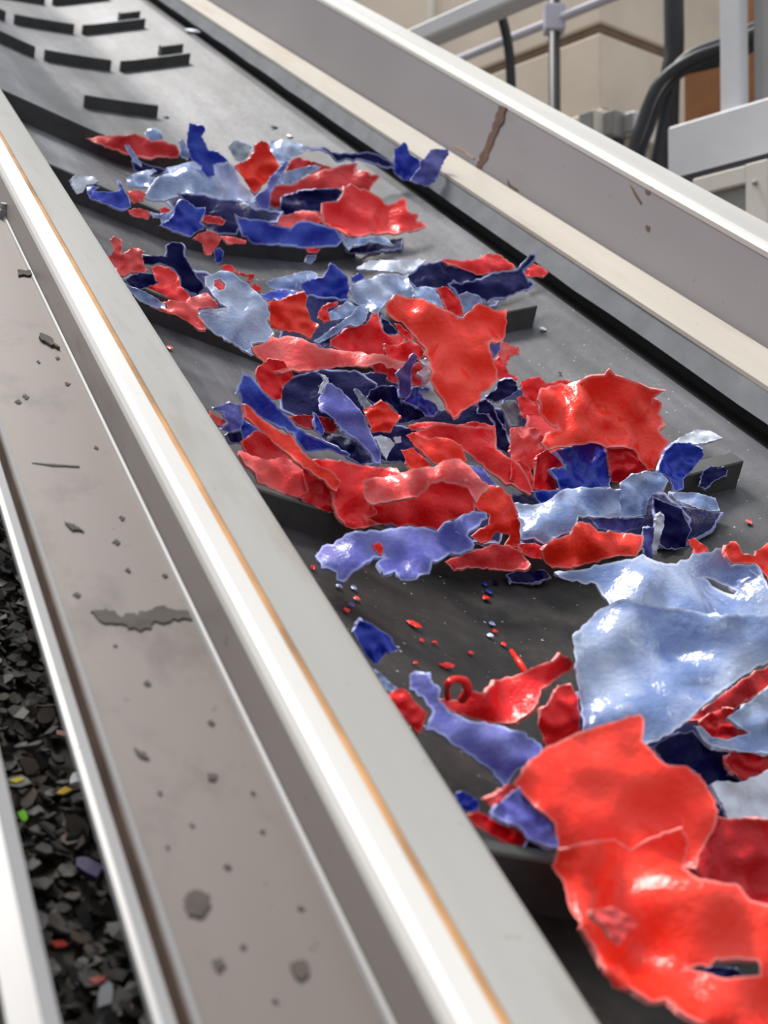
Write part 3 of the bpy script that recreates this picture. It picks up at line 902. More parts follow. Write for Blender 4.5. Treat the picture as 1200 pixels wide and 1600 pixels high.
SH('thin dark red hook right of the star-shaped pale shard', 'crimson', 'F', [(400,255),(520,290),(560,285),(590,290),(580,330),(545,365),(520,350),(530,320),(420,285)], 45, 0.05)
SH('tiny red lump at the right tip of the star-shaped shard', 'red', 'F', [(545,410),(590,375),(650,420),(655,455),(580,455)], 45, 0.05)
SH('glossy whitish blue shard left of the royal blue fish shape', 'pale', 'F', [(690,370),(760,330),(920,300),(1020,265),(1110,260),(1180,290),(1160,340),(1040,390),(1010,440),(900,430),(800,440),(720,410)], 22, 0.06)
SH('royal blue fish-shaped shard with a pointed peak', 'blue', 'G', [(115,385),(180,345),(330,320),(380,230),(400,180),(440,200),(560,320),(575,430),(560,540),(400,545),(330,510),(190,510),(150,460),(120,420)], 60, 0.05, amp=.7)
SH('flat blue shard between pale star and red triangle', 'blue', 'F', [(630,480),(700,470),(740,440),(880,430),(1000,450),(940,490),(840,530),(720,530),(650,505)], 15, 0.06)
SH('folded scarlet shard below the fish-shaped blue one', 'scarlet', 'F', [(715,545),(840,530),(940,490),(1060,455),(1080,500),(1070,600),(1100,660),(1110,720),(1190,760),(1150,820),(1110,890),(1050,860),(1000,840),(850,820),(740,800),(720,720),(730,640)], 42, 0.06, creases=[((820,650),(1080,610),(900,500),30)])
SH('red curl shaped like a hook right of folded scarlet shard', 'red', 'G', [(470,545),(400,560),(330,590),(280,650),(290,700),(340,740),(400,730),(385,660),(370,615),(460,590)], 45, 0.07)
SH('pale blue scrap inside the red hook curl', 'pale', 'G', [(380,650),(480,590),(560,540),(640,590),(640,650),(560,700),(480,710),(400,725)], 25, 0.075)
SH('long narrow pale blue strip slanting over the red sheet', 'pale', 'G', [(240,920),(380,820),(500,740),(600,670),(650,590),(720,570),(760,600),(740,690),(700,760),(640,780),(590,760),(540,780),(420,870),(280,940)], 40, 0.105)
SH('navy sliver under the slanting pale blue strip', 'navy', 'G', [(250,940),(400,870),(560,790),(620,780),(470,890),(430,970),(330,980)], 30, 0.09)
SH('small bright blue tab beside the fish-shaped shard', 'blue', 'G', [(590,320),(660,280),(700,280),(715,330),(640,370),(595,360)], 45, 0.06)
SH('broad pale blue sheet behind the big scarlet shard', 'pale', 'G', [(590,380),(740,340),(860,290),(1000,290),(1110,310),(1160,400),(1220,450),(1200,510),(1010,500),(930,540),(870,620),(850,680),(780,650),(720,590),(640,570),(590,460)], 22, 0.085, amp=1.3)
SH('flat white blue shard at the back right of the second pile', 'white', 'G', [(640,240),(700,200),(760,160),(900,160),(1200,155),(1290,150),(1250,200),(1180,260),(1100,290),(1000,265),(800,250)], 12, 0.05)
SH('jagged navy shard with a frayed left edge behind the scarlet fin', 'navy', 'H', [(165,240),(230,190),(270,150),(350,140),(400,120),(480,150),(600,190),(700,220),(800,200),(780,260),(660,310),(470,330),(380,330),(290,320),(240,330),(190,290)], 35, 0.07)
SH('dark navy shard with a long spike beside the belt edge', 'navy', 'H', [(460,290),(500,260),(560,290),(720,240),(780,210),(960,190),(1050,80),(1110,75),(1090,120),(1010,210),(1040,260),(1095,295),(1040,340),(960,360),(880,400),(800,400),(740,430),(680,390),(600,370),(530,380),(500,330)], 45, 0.06)
SH('red lens-shaped shard lying behind the spiked navy shard', 'red', 'H', [(405,130),(460,110),(560,125),(690,110),(740,75),(830,80),(940,160),(910,210),(780,220),(680,230),(600,200),(520,165)], 40, 0.06)
SH('small red shard tip at the belt edge right of the navy spike', 'red', 'H', [(1000,220),(1080,145),(1140,170),(1185,210),(1150,240),(1050,245)], 25, 0.03)
SH('pale blue scrap left of the scarlet fin', 'pale', 'H', [(200,330),(300,310),(390,330),(400,390),(440,470),(370,440),(320,420),(220,390)], 25, 0.09)
SH('upright red fin rising behind the big scarlet shard', 'red', 'H', [(385,330),(450,310),(500,360),(540,400),(565,460),(575,525),(520,520),(450,480),(420,400)], 60, 0.135)
SH('pale blue fin right of the upright red fin', 'pale', 'H', [(535,375),(600,350),(690,380),(710,430),(650,490),(580,540),(560,450)], 55, 0.125)
SH('biggest scarlet shard of the middle pile, hanging to a ragged point', 'scarlet', 'H', [(10,450),(60,400),(80,370),(150,390),(270,395),(330,430),(450,480),(570,540),(640,470),(690,430),(750,450),(790,480),(890,470),(880,600),(860,700),(770,710),(770,780),(800,880),(820,990),(760,1050),(700,1080),(680,1150),(560,1210),(500,1257),(450,1200),(420,1120),(330,990),(350,930),(330,850),(280,800),(300,760),(230,680),(190,640),(130,570),(60,540),(20,500)], 38, 0.13, creases=[((480,760),(760,700),(500,500),10),((690,430),(760,800),(880,500),-14)], amp=1.2)
SH('small blue tongue lying on right side of biggest scarlet shard', 'violet', 'H', [(745,710),(830,705),(845,760),(800,820),(770,780)], 55, 0.19)
SH('pink ragged tip right of the biggest scarlet shard', 'pink', 'H', [(850,700),(920,740),(975,745),(980,800),(910,820),(890,870),(840,850),(820,780)], 35, 0.05)
SH('red scrap below the pink ragged tip', 'red', 'H', [(790,850),(830,820),(880,880),(900,940),(970,965),(960,985),(860,985),(790,960)], 45, 0.04)
SH('navy disc-shaped shard right of the ragged scarlet point', 'navy', 'H', [(820,1000),(870,980),(930,980),(960,1010),(965,1060),(920,1100),(860,1130),(800,1150),(730,1120),(760,1080),(810,1050)], 50, 0.1)
SH('red sheet with a shark-fin peak left of biggest scarlet shard', 'red', 'G', [(400,900),(480,850),(600,780),(730,760),(790,660),(840,650),(860,700),(890,820),(940,860),(1060,850),(1110,880),(1060,960),(920,970),(1000,1050),(800,1060),(600,1040),(480,1000),(400,960)], 45, 0.085)
SH('navy triangle in the gap beside the biggest scarlet shard', 'navy', 'G', [(865,690),(930,720),(1000,790),(1060,840),(980,860),(900,850)], 40, 0.11)
SH('red wavy strip below the red shark-fin sheet', 'red', 'H', [(0,730),(100,735),(180,700),(270,740),(290,790),(260,840),(180,850),(100,860),(30,850)], 45, 0.125)
SH('narrow red strip under the left edge of biggest scarlet shard', 'red', 'H', [(70,575),(110,580),(180,640),(220,690),(190,710),(140,670),(100,620)], 50, 0.14)
SH('broad pale pink band spanning the pile from left to centre', 'pink', 'G', [(-340,970),(-260,950),(-170,900),(-160,870),(-130,880),(0,865),(130,890),(250,940),(300,980),(560,1010),(800,1030),(930,1060),(1010,1100),(1100,1110),(1080,1160),(1020,1190),(860,1120),(790,1140),(560,1155),(300,1180),(0,1200),(-50,1220),(-180,1160),(-280,1070)], 28, 0.125, amp=.9)
SH('red flap hanging down from the left of the pink band', 'red', 'I', [(500,80),(600,0),(740,20),(780,90),(830,150),(820,190),(730,250),(720,380),(660,390),(600,350),(530,290),(470,160)], 62, 0.05)
SH('dark red lobe hanging from the right of the pink band', 'crimson', 'J', [(590,150),(640,100),(740,110),(900,150),(880,220),(860,290),(850,360),(760,330),(750,270),(640,250)], 55, 0.09)
SH('white pink curved scrap beside the blue upright sliver', 'white', 'H', [(250,840),(310,830),(360,890),(350,960),(300,1020),(270,960),(230,940),(300,890)], 40, 0.125)
SH('blue upright sliver with a pointed tip in the pile centre', 'violet', 'J', [(830,260),(920,160),(1000,65),(1040,100),(980,220),(970,440),(940,500),(860,480),(860,330)], 68, 0.09)
SH('navy blue shard at the foot of the upright sliver', 'navy', 'J', [(590,410),(700,370),(830,380),(900,480),(880,520),(960,500),(1060,560),(1110,620),(1110,670),(1060,700),(860,740),(840,620),(740,530),(620,540),(560,500)], 45, 0.05)
SH('mid blue forked scrap right of the upright sliver', 'blue', 'J', [(990,390),(1150,390),(1140,430),(1050,430),(1100,490),(1200,540),(1230,600),(1190,670),(1110,660),(1060,600),(950,540),(890,520),(960,470)], 35, 0.07)
SH('dark red scrap behind the blue upright sliver', 'crimson', 'J', [(960,240),(1000,180),(1040,150),(1110,190),(1090,330),(1080,380),(990,370)], 45, 0.08)
SH('little scarlet star-shaped scrap in front of the navy shard', 'scarlet', 'J', [(520,600),(620,560),(690,520),(760,540),(790,600),(880,660),(820,740),(770,810),(680,810),(580,820),(600,760),(560,670)], 48, 0.09, amp=1.6)
SH('violet leaf-shaped shard leaning in the pile hollow', 'violet', 'J', [(180,350),(230,350),(330,420),(430,530),(520,640),(570,760),(640,900),(690,1000),(690,1100),(640,1100),(600,1020),(520,930),(400,840),(290,750),(200,650),(110,590),(100,500),(150,430)], 48, 0.05)
SH('thin white curl at the top of the violet leaf-shaped shard', 'white', 'J', [(120,370),(170,325),(110,250),(200,300),(205,340),(150,410),(140,450),(110,440)], 55, 0.12)
SH('pale grey stick left of the little scarlet star', 'grey', 'J', [(440,400),(480,410),(540,480),(610,560),(540,600),(500,520),(460,460)], 45, 0.09)
SH('small white wedge below the little scarlet star', 'white', 'J', [(640,850),(700,840),(780,870),(820,930),(780,990),(740,1060),(700,1000),(660,920)], 45, 0.06)
SH('tiny white square scrap right of the white wedge', 'white', 'J', [(810,860),(880,850),(885,905),(830,915)], 45, 0.07)
SH('navy shard lying under the violet leaf shape', 'navy', 'J', [(80,720),(250,840),(390,850),(550,960),(660,1100),(500,1120),(400,1060),(260,980),(130,860)], 20, 0.03)
SH('slim royal blue sliver left of the violet leaf shape', 'blue', 'J', [(60,620),(90,640),(160,780),(150,840),(80,800)], 55, 0.06)
SH('dark red bar in the hollow below the pink band', 'crimson', 'X', [(450,650),(472,648),(500,650),(520,655),(528,670),(520,676),(488,672),(465,664)], 45, 0.05)
SH('long blue wing-shaped shard with a pointed top near the guard', 'blue', 'I', [(355,110),(385,150),(430,160),(500,240),(560,320),(640,400),(720,480),(800,570),(880,650),(1000,720),(1130,780),(1200,810),(1370,900),(1340,930),(1200,870),(1060,870),(940,880),(880,800),(820,700),(700,650),(590,590),(480,530),(400,450),(340,440),(330,350),(290,330),(330,220)], 52, 0.045)
SH('pale lilac blue shard touching the guard left of the wing shape', 'violet', 'I', [(70,470),(190,420),(240,410),(300,430),(370,440),(365,560),(335,670),(230,695),(150,665),(220,600),(190,560),(180,500),(100,490)], 45, 0.06)
SH('blue scrap under the red ridge near the guard', 'blue', 'I', [(340,560),(400,600),(470,640),(600,710),(540,760),(430,800),(350,800),(330,660)], 45, 0.045)
SH('navy scrap wedged between the guard and blue scrap', 'navy', 'I', [(195,720),(250,665),(340,655),(360,800),(250,795)], 45, 0.04)
SH('thin pink red splinter touching the guard', 'pink', 'I', [(30,480),(80,520),(200,590),(150,640),(90,600)], 40, 0.06)
SH('long scarlet ridge running diagonally down from the blue wing', 'scarlet', 'X', [(380,632),(386,632),(397,643),(413,658),(427,667),(440,675),(453,677),(462,688),(472,705),(487,717),(500,728),(520,737),(532,752),(526,768),(510,755),(490,742),(470,726),(450,709),(430,694),(412,676),(395,662),(383,652)], 45, 0.085)
SH('dark red sheet beneath the long scarlet ridge', 'crimson', 'X', [(375,690),(400,672),(425,680),(452,700),(478,722),(500,742),(495,762),(460,755),(420,735),(385,712)], 38, 0.055)
SH('wide red shard with crumpled right end in front of the blue wing', 'red', 'M', [(560,180),(720,175),(880,200),(1010,225),(1200,235),(1240,290),(1220,360),(1120,420),(1080,450),(1000,480),(1060,540),(1060,570),(980,600),(1100,640),(900,680),(830,660),(760,560),(740,500),(740,400),(680,300),(600,240)], 42, 0.045, amp=1.5)
SH('pinkish red shard lying next to the guard', 'pink', 'M', [(60,110),(170,150),(270,180),(370,160),(440,180),(560,250),(560,320),(570,380),(640,430),(500,450),(400,430),(300,385),(200,345),(180,270),(100,200)], 30, 0.05)
SH('dark red fold between the pinkish shard and wide red shard', 'crimson', 'M', [(520,240),(600,240),(700,310),(760,420),(770,560),(700,560),(640,530),(560,500),(490,440),(560,400),(540,330)], 50, 0.045)
SH('arched dark red shard facing the camera above the violet sheet', 'red', 'N', [(-60,520),(0,500),(130,470),(270,440),(400,380),(420,340),(520,320),(600,340),(700,370),(750,480),(750,560),(560,620),(480,690),(430,670),(320,660),(290,650),(200,665),(150,640),(0,660),(-60,640)], 64, 0.045)
SH('pale pink crumpled top of the pile above the dark arch', 'pink', 'N', [(-60,330),(40,300),(180,290),(300,240),(450,230),(520,180),(640,170),(720,230),(800,330),(850,370),(760,490),(700,380),(600,350),(510,330),(430,350),(340,450),(270,450),(130,480),(0,500),(-50,450)], 26, 0.125, amp=1.6)
SH('curved orange red flap with a dark slit, pile centre', 'scarlet', 'N', [(410,30),(470,10),(560,25),(650,70),(690,180),(640,200),(520,210),(450,200),(360,110),(330,90),(250,0),(310,-20),(380,20)], 48, 0.16)
SH('small orange red shard left of the curved flap', 'scarlet', 'N', [(220,110),(300,90),(400,180),(440,240),(300,270),(250,190)], 45, 0.15)
SH('tall orange red shard bending down at right of dark arch', 'scarlet', 'N', [(700,230),(830,360),(930,370),(1000,430),(1040,520),(1080,640),(1080,740),(1060,810),(960,810),(1000,720),(900,700),(870,750),(790,780),(720,730),(770,690),(850,640),(860,580),(770,540),(740,500),(740,380)], 50, 0.045, amp=1.2)
SH('small blue triangle behind the tall orange red shard', 'violet', 'N', [(700,215),(800,225),(860,310),(920,370),(840,380),(770,310)], 30, 0.1)
SH('red diagonal sheet running to the foil-like pale shard', 'red', 'X', [(642,676),(680,662),(715,664),(775,668),(776,690),(776,702),(800,716),(812,725),(822,740),(832,762),(828,774),(805,760),(785,752),(765,738),(745,722),(727,706),(700,694),(672,688),(655,684)], 32, 0.05)
SH('thin red rim strip below the ragged scarlet point', 'red', 'K', [(-20,750),(100,720),(250,715),(450,740),(600,710),(800,750),(805,780),(560,785),(250,785),(190,760),(20,800)], 40, 0.10)
SH('navy strap hanging diagonally over the red diagonal sheet', 'navy', 'K', [(640,530),(720,500),(790,560),(830,680),(900,790),(930,900),(980,960),(1020,1070),(990,1090),(940,1030),(830,970),(790,930),(780,800),(800,740),(740,640),(640,640)], 55, 0.055)
SH('grey translucent scrap below the navy disc', 'grey', 'K', [(840,560),(920,510),(990,510),(1030,600),(1070,750),(960,750),(900,650)], 40, 0.05)

# dark sheets added to the pile's hollows; shade there painted as navy and crimson
SH('added navy shade filler deep in the hollow under the left of pink band', 'navy', 'X', [(436,612),(450,590),(500,575),(560,580),(590,600),(585,640),(560,660),(520,662),(470,655),(440,640)], 26, 0.012, amp=.5)
SH('added navy shade filler deep in the hollow behind the blue upright sliver', 'navy', 'X', [(556,585),(610,578),(640,590),(650,625),(620,640),(580,640)], 26, 0.02, amp=.5)
SH('added dark blue shade filler low in the hollow around the white wedge', 'navy', 'X', [(560,660),(600,660),(650,670),(680,690),(660,725),(600,722),(570,700)], 26, 0.02, amp=.5)
SH('added navy shade filler low under the ragged scarlet point', 'navy', 'X', [(640,630),(690,640),(740,630),(790,640),(790,690),(740,700),(690,690),(650,668)], 26, 0.02, amp=.5)
SH('added navy shade filler low between the navy disc and red strips', 'navy', 'X', [(790,600),(820,610),(840,650),(850,690),(830,720),(800,700),(780,650)], 8, 0.02, amp=.25)
SH('added navy shade filler low behind the folded scarlet shard', 'navy', 'X', [(430,470),(490,460),(560,470),(600,490),(580,520),(500,545),(440,540)], 8, 0.02, amp=.25)
SH('added navy shade filler low under the pale star and pink crumple', 'navy', 'X', [(240,430),(300,420),(380,440),(420,490),(400,540),(340,520),(280,480)], 8, 0.03, amp=.25)
SH('added navy shade filler low behind the biggest scarlet shard', 'navy', 'X', [(560,440),(640,430),(740,440),(780,470),(740,500),(640,490),(570,470)], 6, 0.02, amp=.25)
SH('added navy shade filler low under the wide red shard and dark arch', 'navy', 'X', [(480,760),(540,740),(640,740),(760,750),(800,800),(780,850),(640,840),(540,835)], 6, 0.015, amp=.25)
SH('added navy shade filler low under the foil-like shard', 'navy', 'X', [(800,770),(900,760),(1040,770),(1080,810),(1060,850),(930,870),(820,860),(790,810)], 6, 0.015, amp=.25)
SH('added dark navy shade filler under the curved navy shard at right', 'navy', 'X', [(1020,800),(1060,790),(1130,800),(1110,830),(1070,850),(1030,850)], 5, 0.012, amp=.25)
SH('added navy shade filler low in the middle of the top pile', 'navy', 'X', [(250,300),(330,290),(420,300),(520,310),(560,340),(500,370),(380,365),(280,345)], 8, 0.02, amp=.25)
SH('added crimson shade filler low under the big crumpled scarlet shard', 'crimson', 'X', [(820,640),(900,650),(1000,660),(1040,700),(1000,740),(900,740),(830,720)], 8, 0.02, amp=.25)
SH('added navy shade filler low under the right part of the front pile', 'navy', 'X', [(900,1080),(1000,1060),(1260,1080),(1260,1330),(1050,1330),(900,1180)], 6, 0.012, amp=.25)

# --- right part of the second pile ---------------------------------------------
SH('big crumpled scarlet shard at right of the pile with torn peak', 'scarlet', 'L', [(190,260),(210,210),(390,190),(480,160),(580,125),(670,120),(705,75),(780,130),(900,170),(1000,220),(1110,235),(1060,260),(1020,290),(1080,320),(1060,400),(1110,480),(1060,510),(1100,570),(1140,600),(1100,650),(1060,810),(980,810),(880,660),(720,640),(560,610),(420,630),(250,660),(210,610),(240,540),(330,500),(250,460),(200,400)], 36, 0.085, creases=[((560,250),(820,420),(750,200),22),((300,520),(1000,480),(600,300),8)], amp=1.9)
SH('smooth red shard at the upper left of big crumpled scarlet one', 'red', 'L', [(60,170),(120,140),(200,130),(250,180),(330,160),(420,150),(390,200),(270,220),(220,250),(200,330),(150,320),(80,260)], 40, 0.06)
SH('thin red strip left of the big crumpled scarlet shard', 'red', 'L', [(30,280),(80,270),(200,350),(240,450),(130,440),(80,430)], 40, 0.06)
SH('smooth red shard facing forward beneath big crumpled scarlet one', 'red', 'L', [(680,640),(800,620),(900,640),(970,710),(1000,810),(870,860),(780,900),(720,890),(700,760)], 58, 0.06)
SH('pinkish crumpled shard left of the upper blue sheet', 'pink', 'L', [(-10,500),(100,490),(190,510),(230,580),(240,660),(200,700),(170,770),(130,810),(60,740),(-10,740)], 35, 0.08, amp=1.4)
SH('red shard with a toothed edge left of the upper blue sheet', 'red', 'L', [(180,700),(250,660),(330,710),(390,770),(300,800),(320,950),(230,960),(150,940),(170,800)], 48, 0.055)
SH('red twisted scrap above the pale foil-like shard', 'red', 'L', [(-10,750),(60,730),(130,790),(170,940),(130,980),(60,900),(-10,880)], 45, 0.05)
SH('upper mid blue sheet with a notched left side', 'blue', 'L', [(300,670),(400,640),(520,610),(620,600),(670,640),(695,760),(715,930),(560,950),(400,960),(340,1030),(200,1060),(150,960),(220,945),(340,950),(320,870),(270,800),(380,780),(340,710)], 46, 0.05)
SH('pale foil-like shard with silvery wrinkles', 'pale', 'O', [(20,400),(150,410),(240,390),(340,320),(400,290),(540,285),(680,290),(790,300),(780,400),(800,490),(700,510),(620,500),(480,490),(470,540),(440,600),(300,650),(240,700),(160,650),(60,660),(60,570)], 26, 0.06, amp=1.9)
SH('violet strip under the right end of the foil-like shard', 'violet', 'O', [(560,500),(700,500),(960,500),(920,580),(800,610),(730,600),(620,580)], 50, 0.055)
SH('rounded translucent blue flap at the right of the foil-like shard', 'pale', 'O', [(790,240),(870,190),(980,165),(1080,180),(1130,240),(1080,310),(1010,335),(970,400),(970,480),(880,500),(790,500),(770,400),(780,300)], 45, 0.085)
SH('cupped blue shard right of the big crumpled scarlet one', 'blue', 'P', [(350,440),(400,320),(470,260),(600,260),(690,310),(700,360),(650,420),(600,480),(540,540),(540,620),(470,640),(430,540),(350,490)], 55, 0.06, curl=.5)
SH('whitish blue shard pointing right toward the belt edge', 'white', 'P', [(440,265),(560,190),(640,155),(760,170),(850,220),(700,260),(640,270),(560,262)], 14, 0.05)
SH('small black blue shard with a pale curled rim at right', 'navy', 'P', [(690,480),(750,440),(885,450),(880,510),(780,560),(720,620),(660,600)], 40, 0.04)
SH('pale lilac strip jutting right over the dark hollow', 'pale', 'P', [(420,640),(640,650),(790,690),(825,785),(740,795),(600,750),(480,700)], 25, 0.07)
SH('curved navy shard standing above the wide pale sheet', 'navy', 'P', [(300,680),(390,720),(530,770),(560,860),(605,940),(570,1010),(560,1080),(400,1090),(350,1050),(340,900),(320,820),(305,760)], 58, 0.04)
SH('whitish tube-like strip in front of curved navy shard', 'white', 'P', [(330,830),(360,815),(390,830),(390,900),(350,1030),(330,1130),(290,1130),(310,980)], 65, 0.05)
SH('violet strip left of the whitish tube-like strip', 'violet', 'P', [(220,930),(330,910),(310,1060),(295,1185),(250,1175),(225,1080)], 60, 0.04)
SH('orange red torn shard in front of the foil-like shard', 'scarlet', 'O', [(215,740),(300,650),(420,620),(480,530),(560,540),(620,600),(800,610),(950,630),(940,700),(900,780),(790,775),(700,795),(560,835),(420,865),(290,865),(230,815)], 46, 0.075, amp=1.5)
SH('small dark red scrap left of the orange red torn shard', 'crimson', 'O', [(40,690),(170,685),(240,720),(220,800),(140,790),(80,760)], 40, 0.07)
SH('dark red shard at the lower edge of the pile facing forward', 'crimson', 'N', [(530,910),(600,880),(740,830),(900,780),(1000,790),(1080,840),(1150,930),(1130,960),(1000,980),(860,970),(700,950),(600,980)], 52, 0.055)
SH('wide violet blue sheet with frayed lower edge, front of the pile', 'violet', 'N', [(-405,870),(-355,800),(-275,790),(-185,710),(-115,690),(100,680),(250,660),(380,660),(480,690),(530,630),(640,590),(740,545),(830,555),(840,600),(780,650),(710,690),(690,720),(740,790),(720,830),(640,860),(570,850),(500,900),(440,910),(420,1000),(350,1010),(330,1040),(210,1045),(170,980),(90,1010),(40,920),(90,880),(20,880),(-60,940),(-160,1020),(-200,1060),(-250,1045),(-250,990),(-300,965),(-360,960)], 28, 0.05, jag=1.4)
SH('little red chip lying on the wide violet sheet', 'red', 'N', [(10,790),(60,770),(90,810),(80,865),(40,845)], 45, 0.10)
SH('navy scrap below the dark red shard at the bare patch', 'navy', 'X', [(790,898),(820,888),(850,890),(862,902),(830,912),(800,910)], 15, 0.01)

# --- front pile -----------------------------------------------------------------
SH('royal blue chip standing against the guard', 'blue', 'R', [(55,490),(100,410),(160,420),(330,530),(350,590),(385,610),(340,645),(290,645),(235,730),(200,725),(130,640)], 55, 0.02)
curl_root = SH('curled red shard with a loop and a spike on the bare patch', 'red', 'S', [(190,420),(210,395),(330,400),(370,340),(430,340),(510,350),(570,265),(720,230),(790,200),(850,170),(960,140),(1010,85),(1070,115),(1100,165),(1080,210),(960,280),(880,330),(860,420),(800,490),(710,550),(560,560),(420,530),(320,510),(250,460)], 42, 0.03, creases=[((420,420),(860,300),(700,200),-18)], amp=1.5)

def px_tube(name, crop, pts, depth_lift, r, col, parent):
    path = []
    for (p, l) in zip(to_px(crop, pts), depth_lift):
        path.append(on_belt(p[0], p[1], l) * H)
    path = smooth_path(path, 5)
    inv = parent.matrix_world.inverted() @ CONV
    return link(name, tube_mesh([inv @ p for p in path], r), PL[col][0], parent)
px_tube('loop', 'S', [(350,400),(390,340),(370,280),(310,262),(260,290),(250,350),(258,400)], [.06, .08, .09, .09, .085, .06, .05], [.0042] * 12 + [.0034] * 10 + [.0028] * 9, 'red', curl_root)
px_tube('spike', 'S', [(780,230),(740,160),(700,100),(682,75)], [.06, .065, .06, .05], [.0036] * 8 + [.0026] * 8, 'scarlet', curl_root)
SH('long violet blue strip under the curled red shard', 'violet', 'S', [(0,230),(40,205),(140,215),(160,290),(210,330),(200,400),(270,480),(400,540),(600,570),(780,620),(850,680),(890,720),(870,780),(780,840),(700,900),(660,970),(640,985),(560,880),(480,830),(400,770),(300,710),(230,640),(160,600),(110,600),(160,480),(90,380),(0,330)], 22, 0.035)
SH('small red white-tipped shard touching guard beside violet strip', 'red', 'R', [(300,950),(400,900),(450,920),(500,1000),(590,1080),(560,1170),(530,1230),(450,1150),(380,1060)], 45, 0.04)
SH('thin lilac splinter along the guard above the white-tipped red shard', 'pale', 'R', [(200,760),(250,790),(330,870),(380,900),(320,930),(270,880)], 35, 0.03)
SH('upright red fold at the left edge of the big pale sheet', 'red', 'S', [(860,580),(880,460),(920,440),(960,370),(1000,300),(1080,300),(1130,380),(1140,500),(1140,620),(1020,680),(920,720),(890,650)], 55, 0.05)
SH('upper pale violet blue sheet with a pointed left wing', 'pale', 'Q', [(20,260),(130,250),(330,210),(450,190),(510,160),(560,190),(640,215),(770,185),(790,155),(870,150),(940,130),(980,190),(1000,225),(1130,215),(1165,260),(1200,340),(1320,360),(1320,540),(1000,540),(820,520),(600,490),(430,480),(330,450),(310,410),(270,360),(250,325),(120,315),(50,290)], 18, 0.10, side=-10, creases=[((540,180),(480,480),(200,270),-16)], holes=[[(850,290),(890,300),(950,330),(1030,365),(1010,385),(960,372),(890,335)]], jag=1.3)
SH('large glossy pale blue sheet with broad white highlights', 'pale', 'Q', [(120,610),(200,540),(250,480),(310,450),(340,430),(400,405),(500,430),(620,450),(820,480),(1000,500),(1200,490),(1330,480),(1330,700),(1200,760),(1080,820),(950,910),(850,990),(760,1080),(600,1190),(500,1220),(170,1220),(180,1100),(160,960),(140,760)], 20, 0.085, side=-14, creases=[((160,600),(230,1100),(120,900),-30)], amp=1.0, jag=1.3)
SH('dark red strip under the lower edge of the glossy pale sheet', 'crimson', 'W', [(500,470),(700,330),(800,250),(900,180),(980,110),(1200,0),(1340,-60),(1340,120),(1200,190),(1070,270),(900,390),(780,390),(640,460)], 35, 0.06)
SH('small bright red shard below the glossy pale sheet', 'red', 'W', [(600,490),(700,410),(830,360),(910,370),(900,470),(930,520),(1050,570),(950,640),(850,640),(720,625),(640,560)], 35, 0.07)
SH('pale blue shard at the right edge with a pointed notch', 'pale', 'W', [(850,440),(960,370),(1080,270),(1200,190),(1340,140),(1340,790),(1200,745),(1040,740),(880,725),(720,685),(640,620),(580,520),(640,520),(720,610),(860,630),(1040,575),(930,500),(880,460)], 28, 0.085)
SH('deep navy shard in the gap above the big scarlet sheet', 'navy', 'W', [(200,690),(350,600),(560,550),(620,620),(700,690),(920,710),(920,820),(860,920),(1000,970),(960,1020),(700,1040),(620,960),(540,890),(320,850)], 40, 0.04)
SH('small red shard between the two right-edge pale blue shards', 'crimson', 'W', [(820,830),(890,720),(1100,720),(1200,750),(1340,780),(1300,880),(1120,940),(990,1000),(930,930)], 40, 0.06)
SH('whitish blue shard at right edge above the dark red recess', 'white', 'W', [(720,1010),(770,980),(960,1000),(1200,900),(1340,860),(1340,1340),(1200,1315),(980,1325),(860,1315),(820,1200),(760,1090)], 24, 0.06)
SH('dark red crumpled shard in the recess right of big scarlet sheet', 'crimson', 'V', [(900,560),(980,590),(1200,600),(1340,600),(1340,1080),(1200,1060),(1040,1000),(960,960),(860,900),(800,820),(820,700)], 34, 0.04, amp=1.6)
SH('big scarlet sheet with a curved upper edge, bottom right', 'scarlet', 'V', [(5,430),(60,350),(160,260),(300,200),(440,150),(600,105),(620,130),(610,230),(650,270),(720,340),(820,350),(880,390),(930,470),(970,560),(950,640),(880,760),(860,830),(760,830),(560,790),(400,760),(270,780),(215,740),(200,620),(90,520)], 32, 0.085, creases=[((600,105),(560,500),(900,400),10)], amp=.8, jag=1.0)
SH('largest scarlet shard at bottom right with a ragged dark slot', 'scarlet', 'V', [(185,820),(215,745),(300,715),(480,690),(560,740),(650,690),(800,640),(830,720),(800,830),(880,880),(1000,900),(1050,900),(1120,980),(1200,1000),(1340,1020),(1340,1720),(1100,1670),(900,1560),(820,1525),(720,1440),(650,1455),(570,1400),(470,1390),(400,1230),(340,1130),(270,1020),(230,880)], 22, 0.05, holes=[[(815,1300),(870,1285),(930,1290),(960,1255),(1150,1262),(1165,1330),(1000,1345),(890,1315)]], creases=[((250,1000),(600,1500),(200,1300),-20)], amp=1.5, jag=1.0)
SH('pointed pinkish flap folded on the largest scarlet shard', 'pink', 'V', [(360,1030),(400,1020),(470,1010),(560,1060),(590,1100),(540,1130),(500,1195),(470,1170),(430,1100)], 30, 0.115)
SH('blue scrap seen through the slot of the largest scarlet shard', 'navy', 'V', [(900,1300),(960,1290),(1060,1300),(1080,1350),(1000,1370),(920,1345)], 25, 0.02)
SH('pale violet shard left of the big scarlet sheet', 'violet', 'T', [(390,410),(560,260),(620,235),(690,330),(830,440),(870,520),(890,670),(800,650),(670,600),(600,510),(480,470)], 32, 0.075)
SH('navy scrap under the pale violet shard by the scarlet sheet', 'navy', 'T', [(640,670),(680,590),(880,650),(860,750),(760,770)], 40, 0.03)
SH('red shard lying beside the guard at lower centre', 'red', 'T', [(235,430),(300,400),(400,440),(480,465),(560,510),(640,560),(660,620),(605,685),(480,615),(350,545),(270,495)], 42, 0.05)
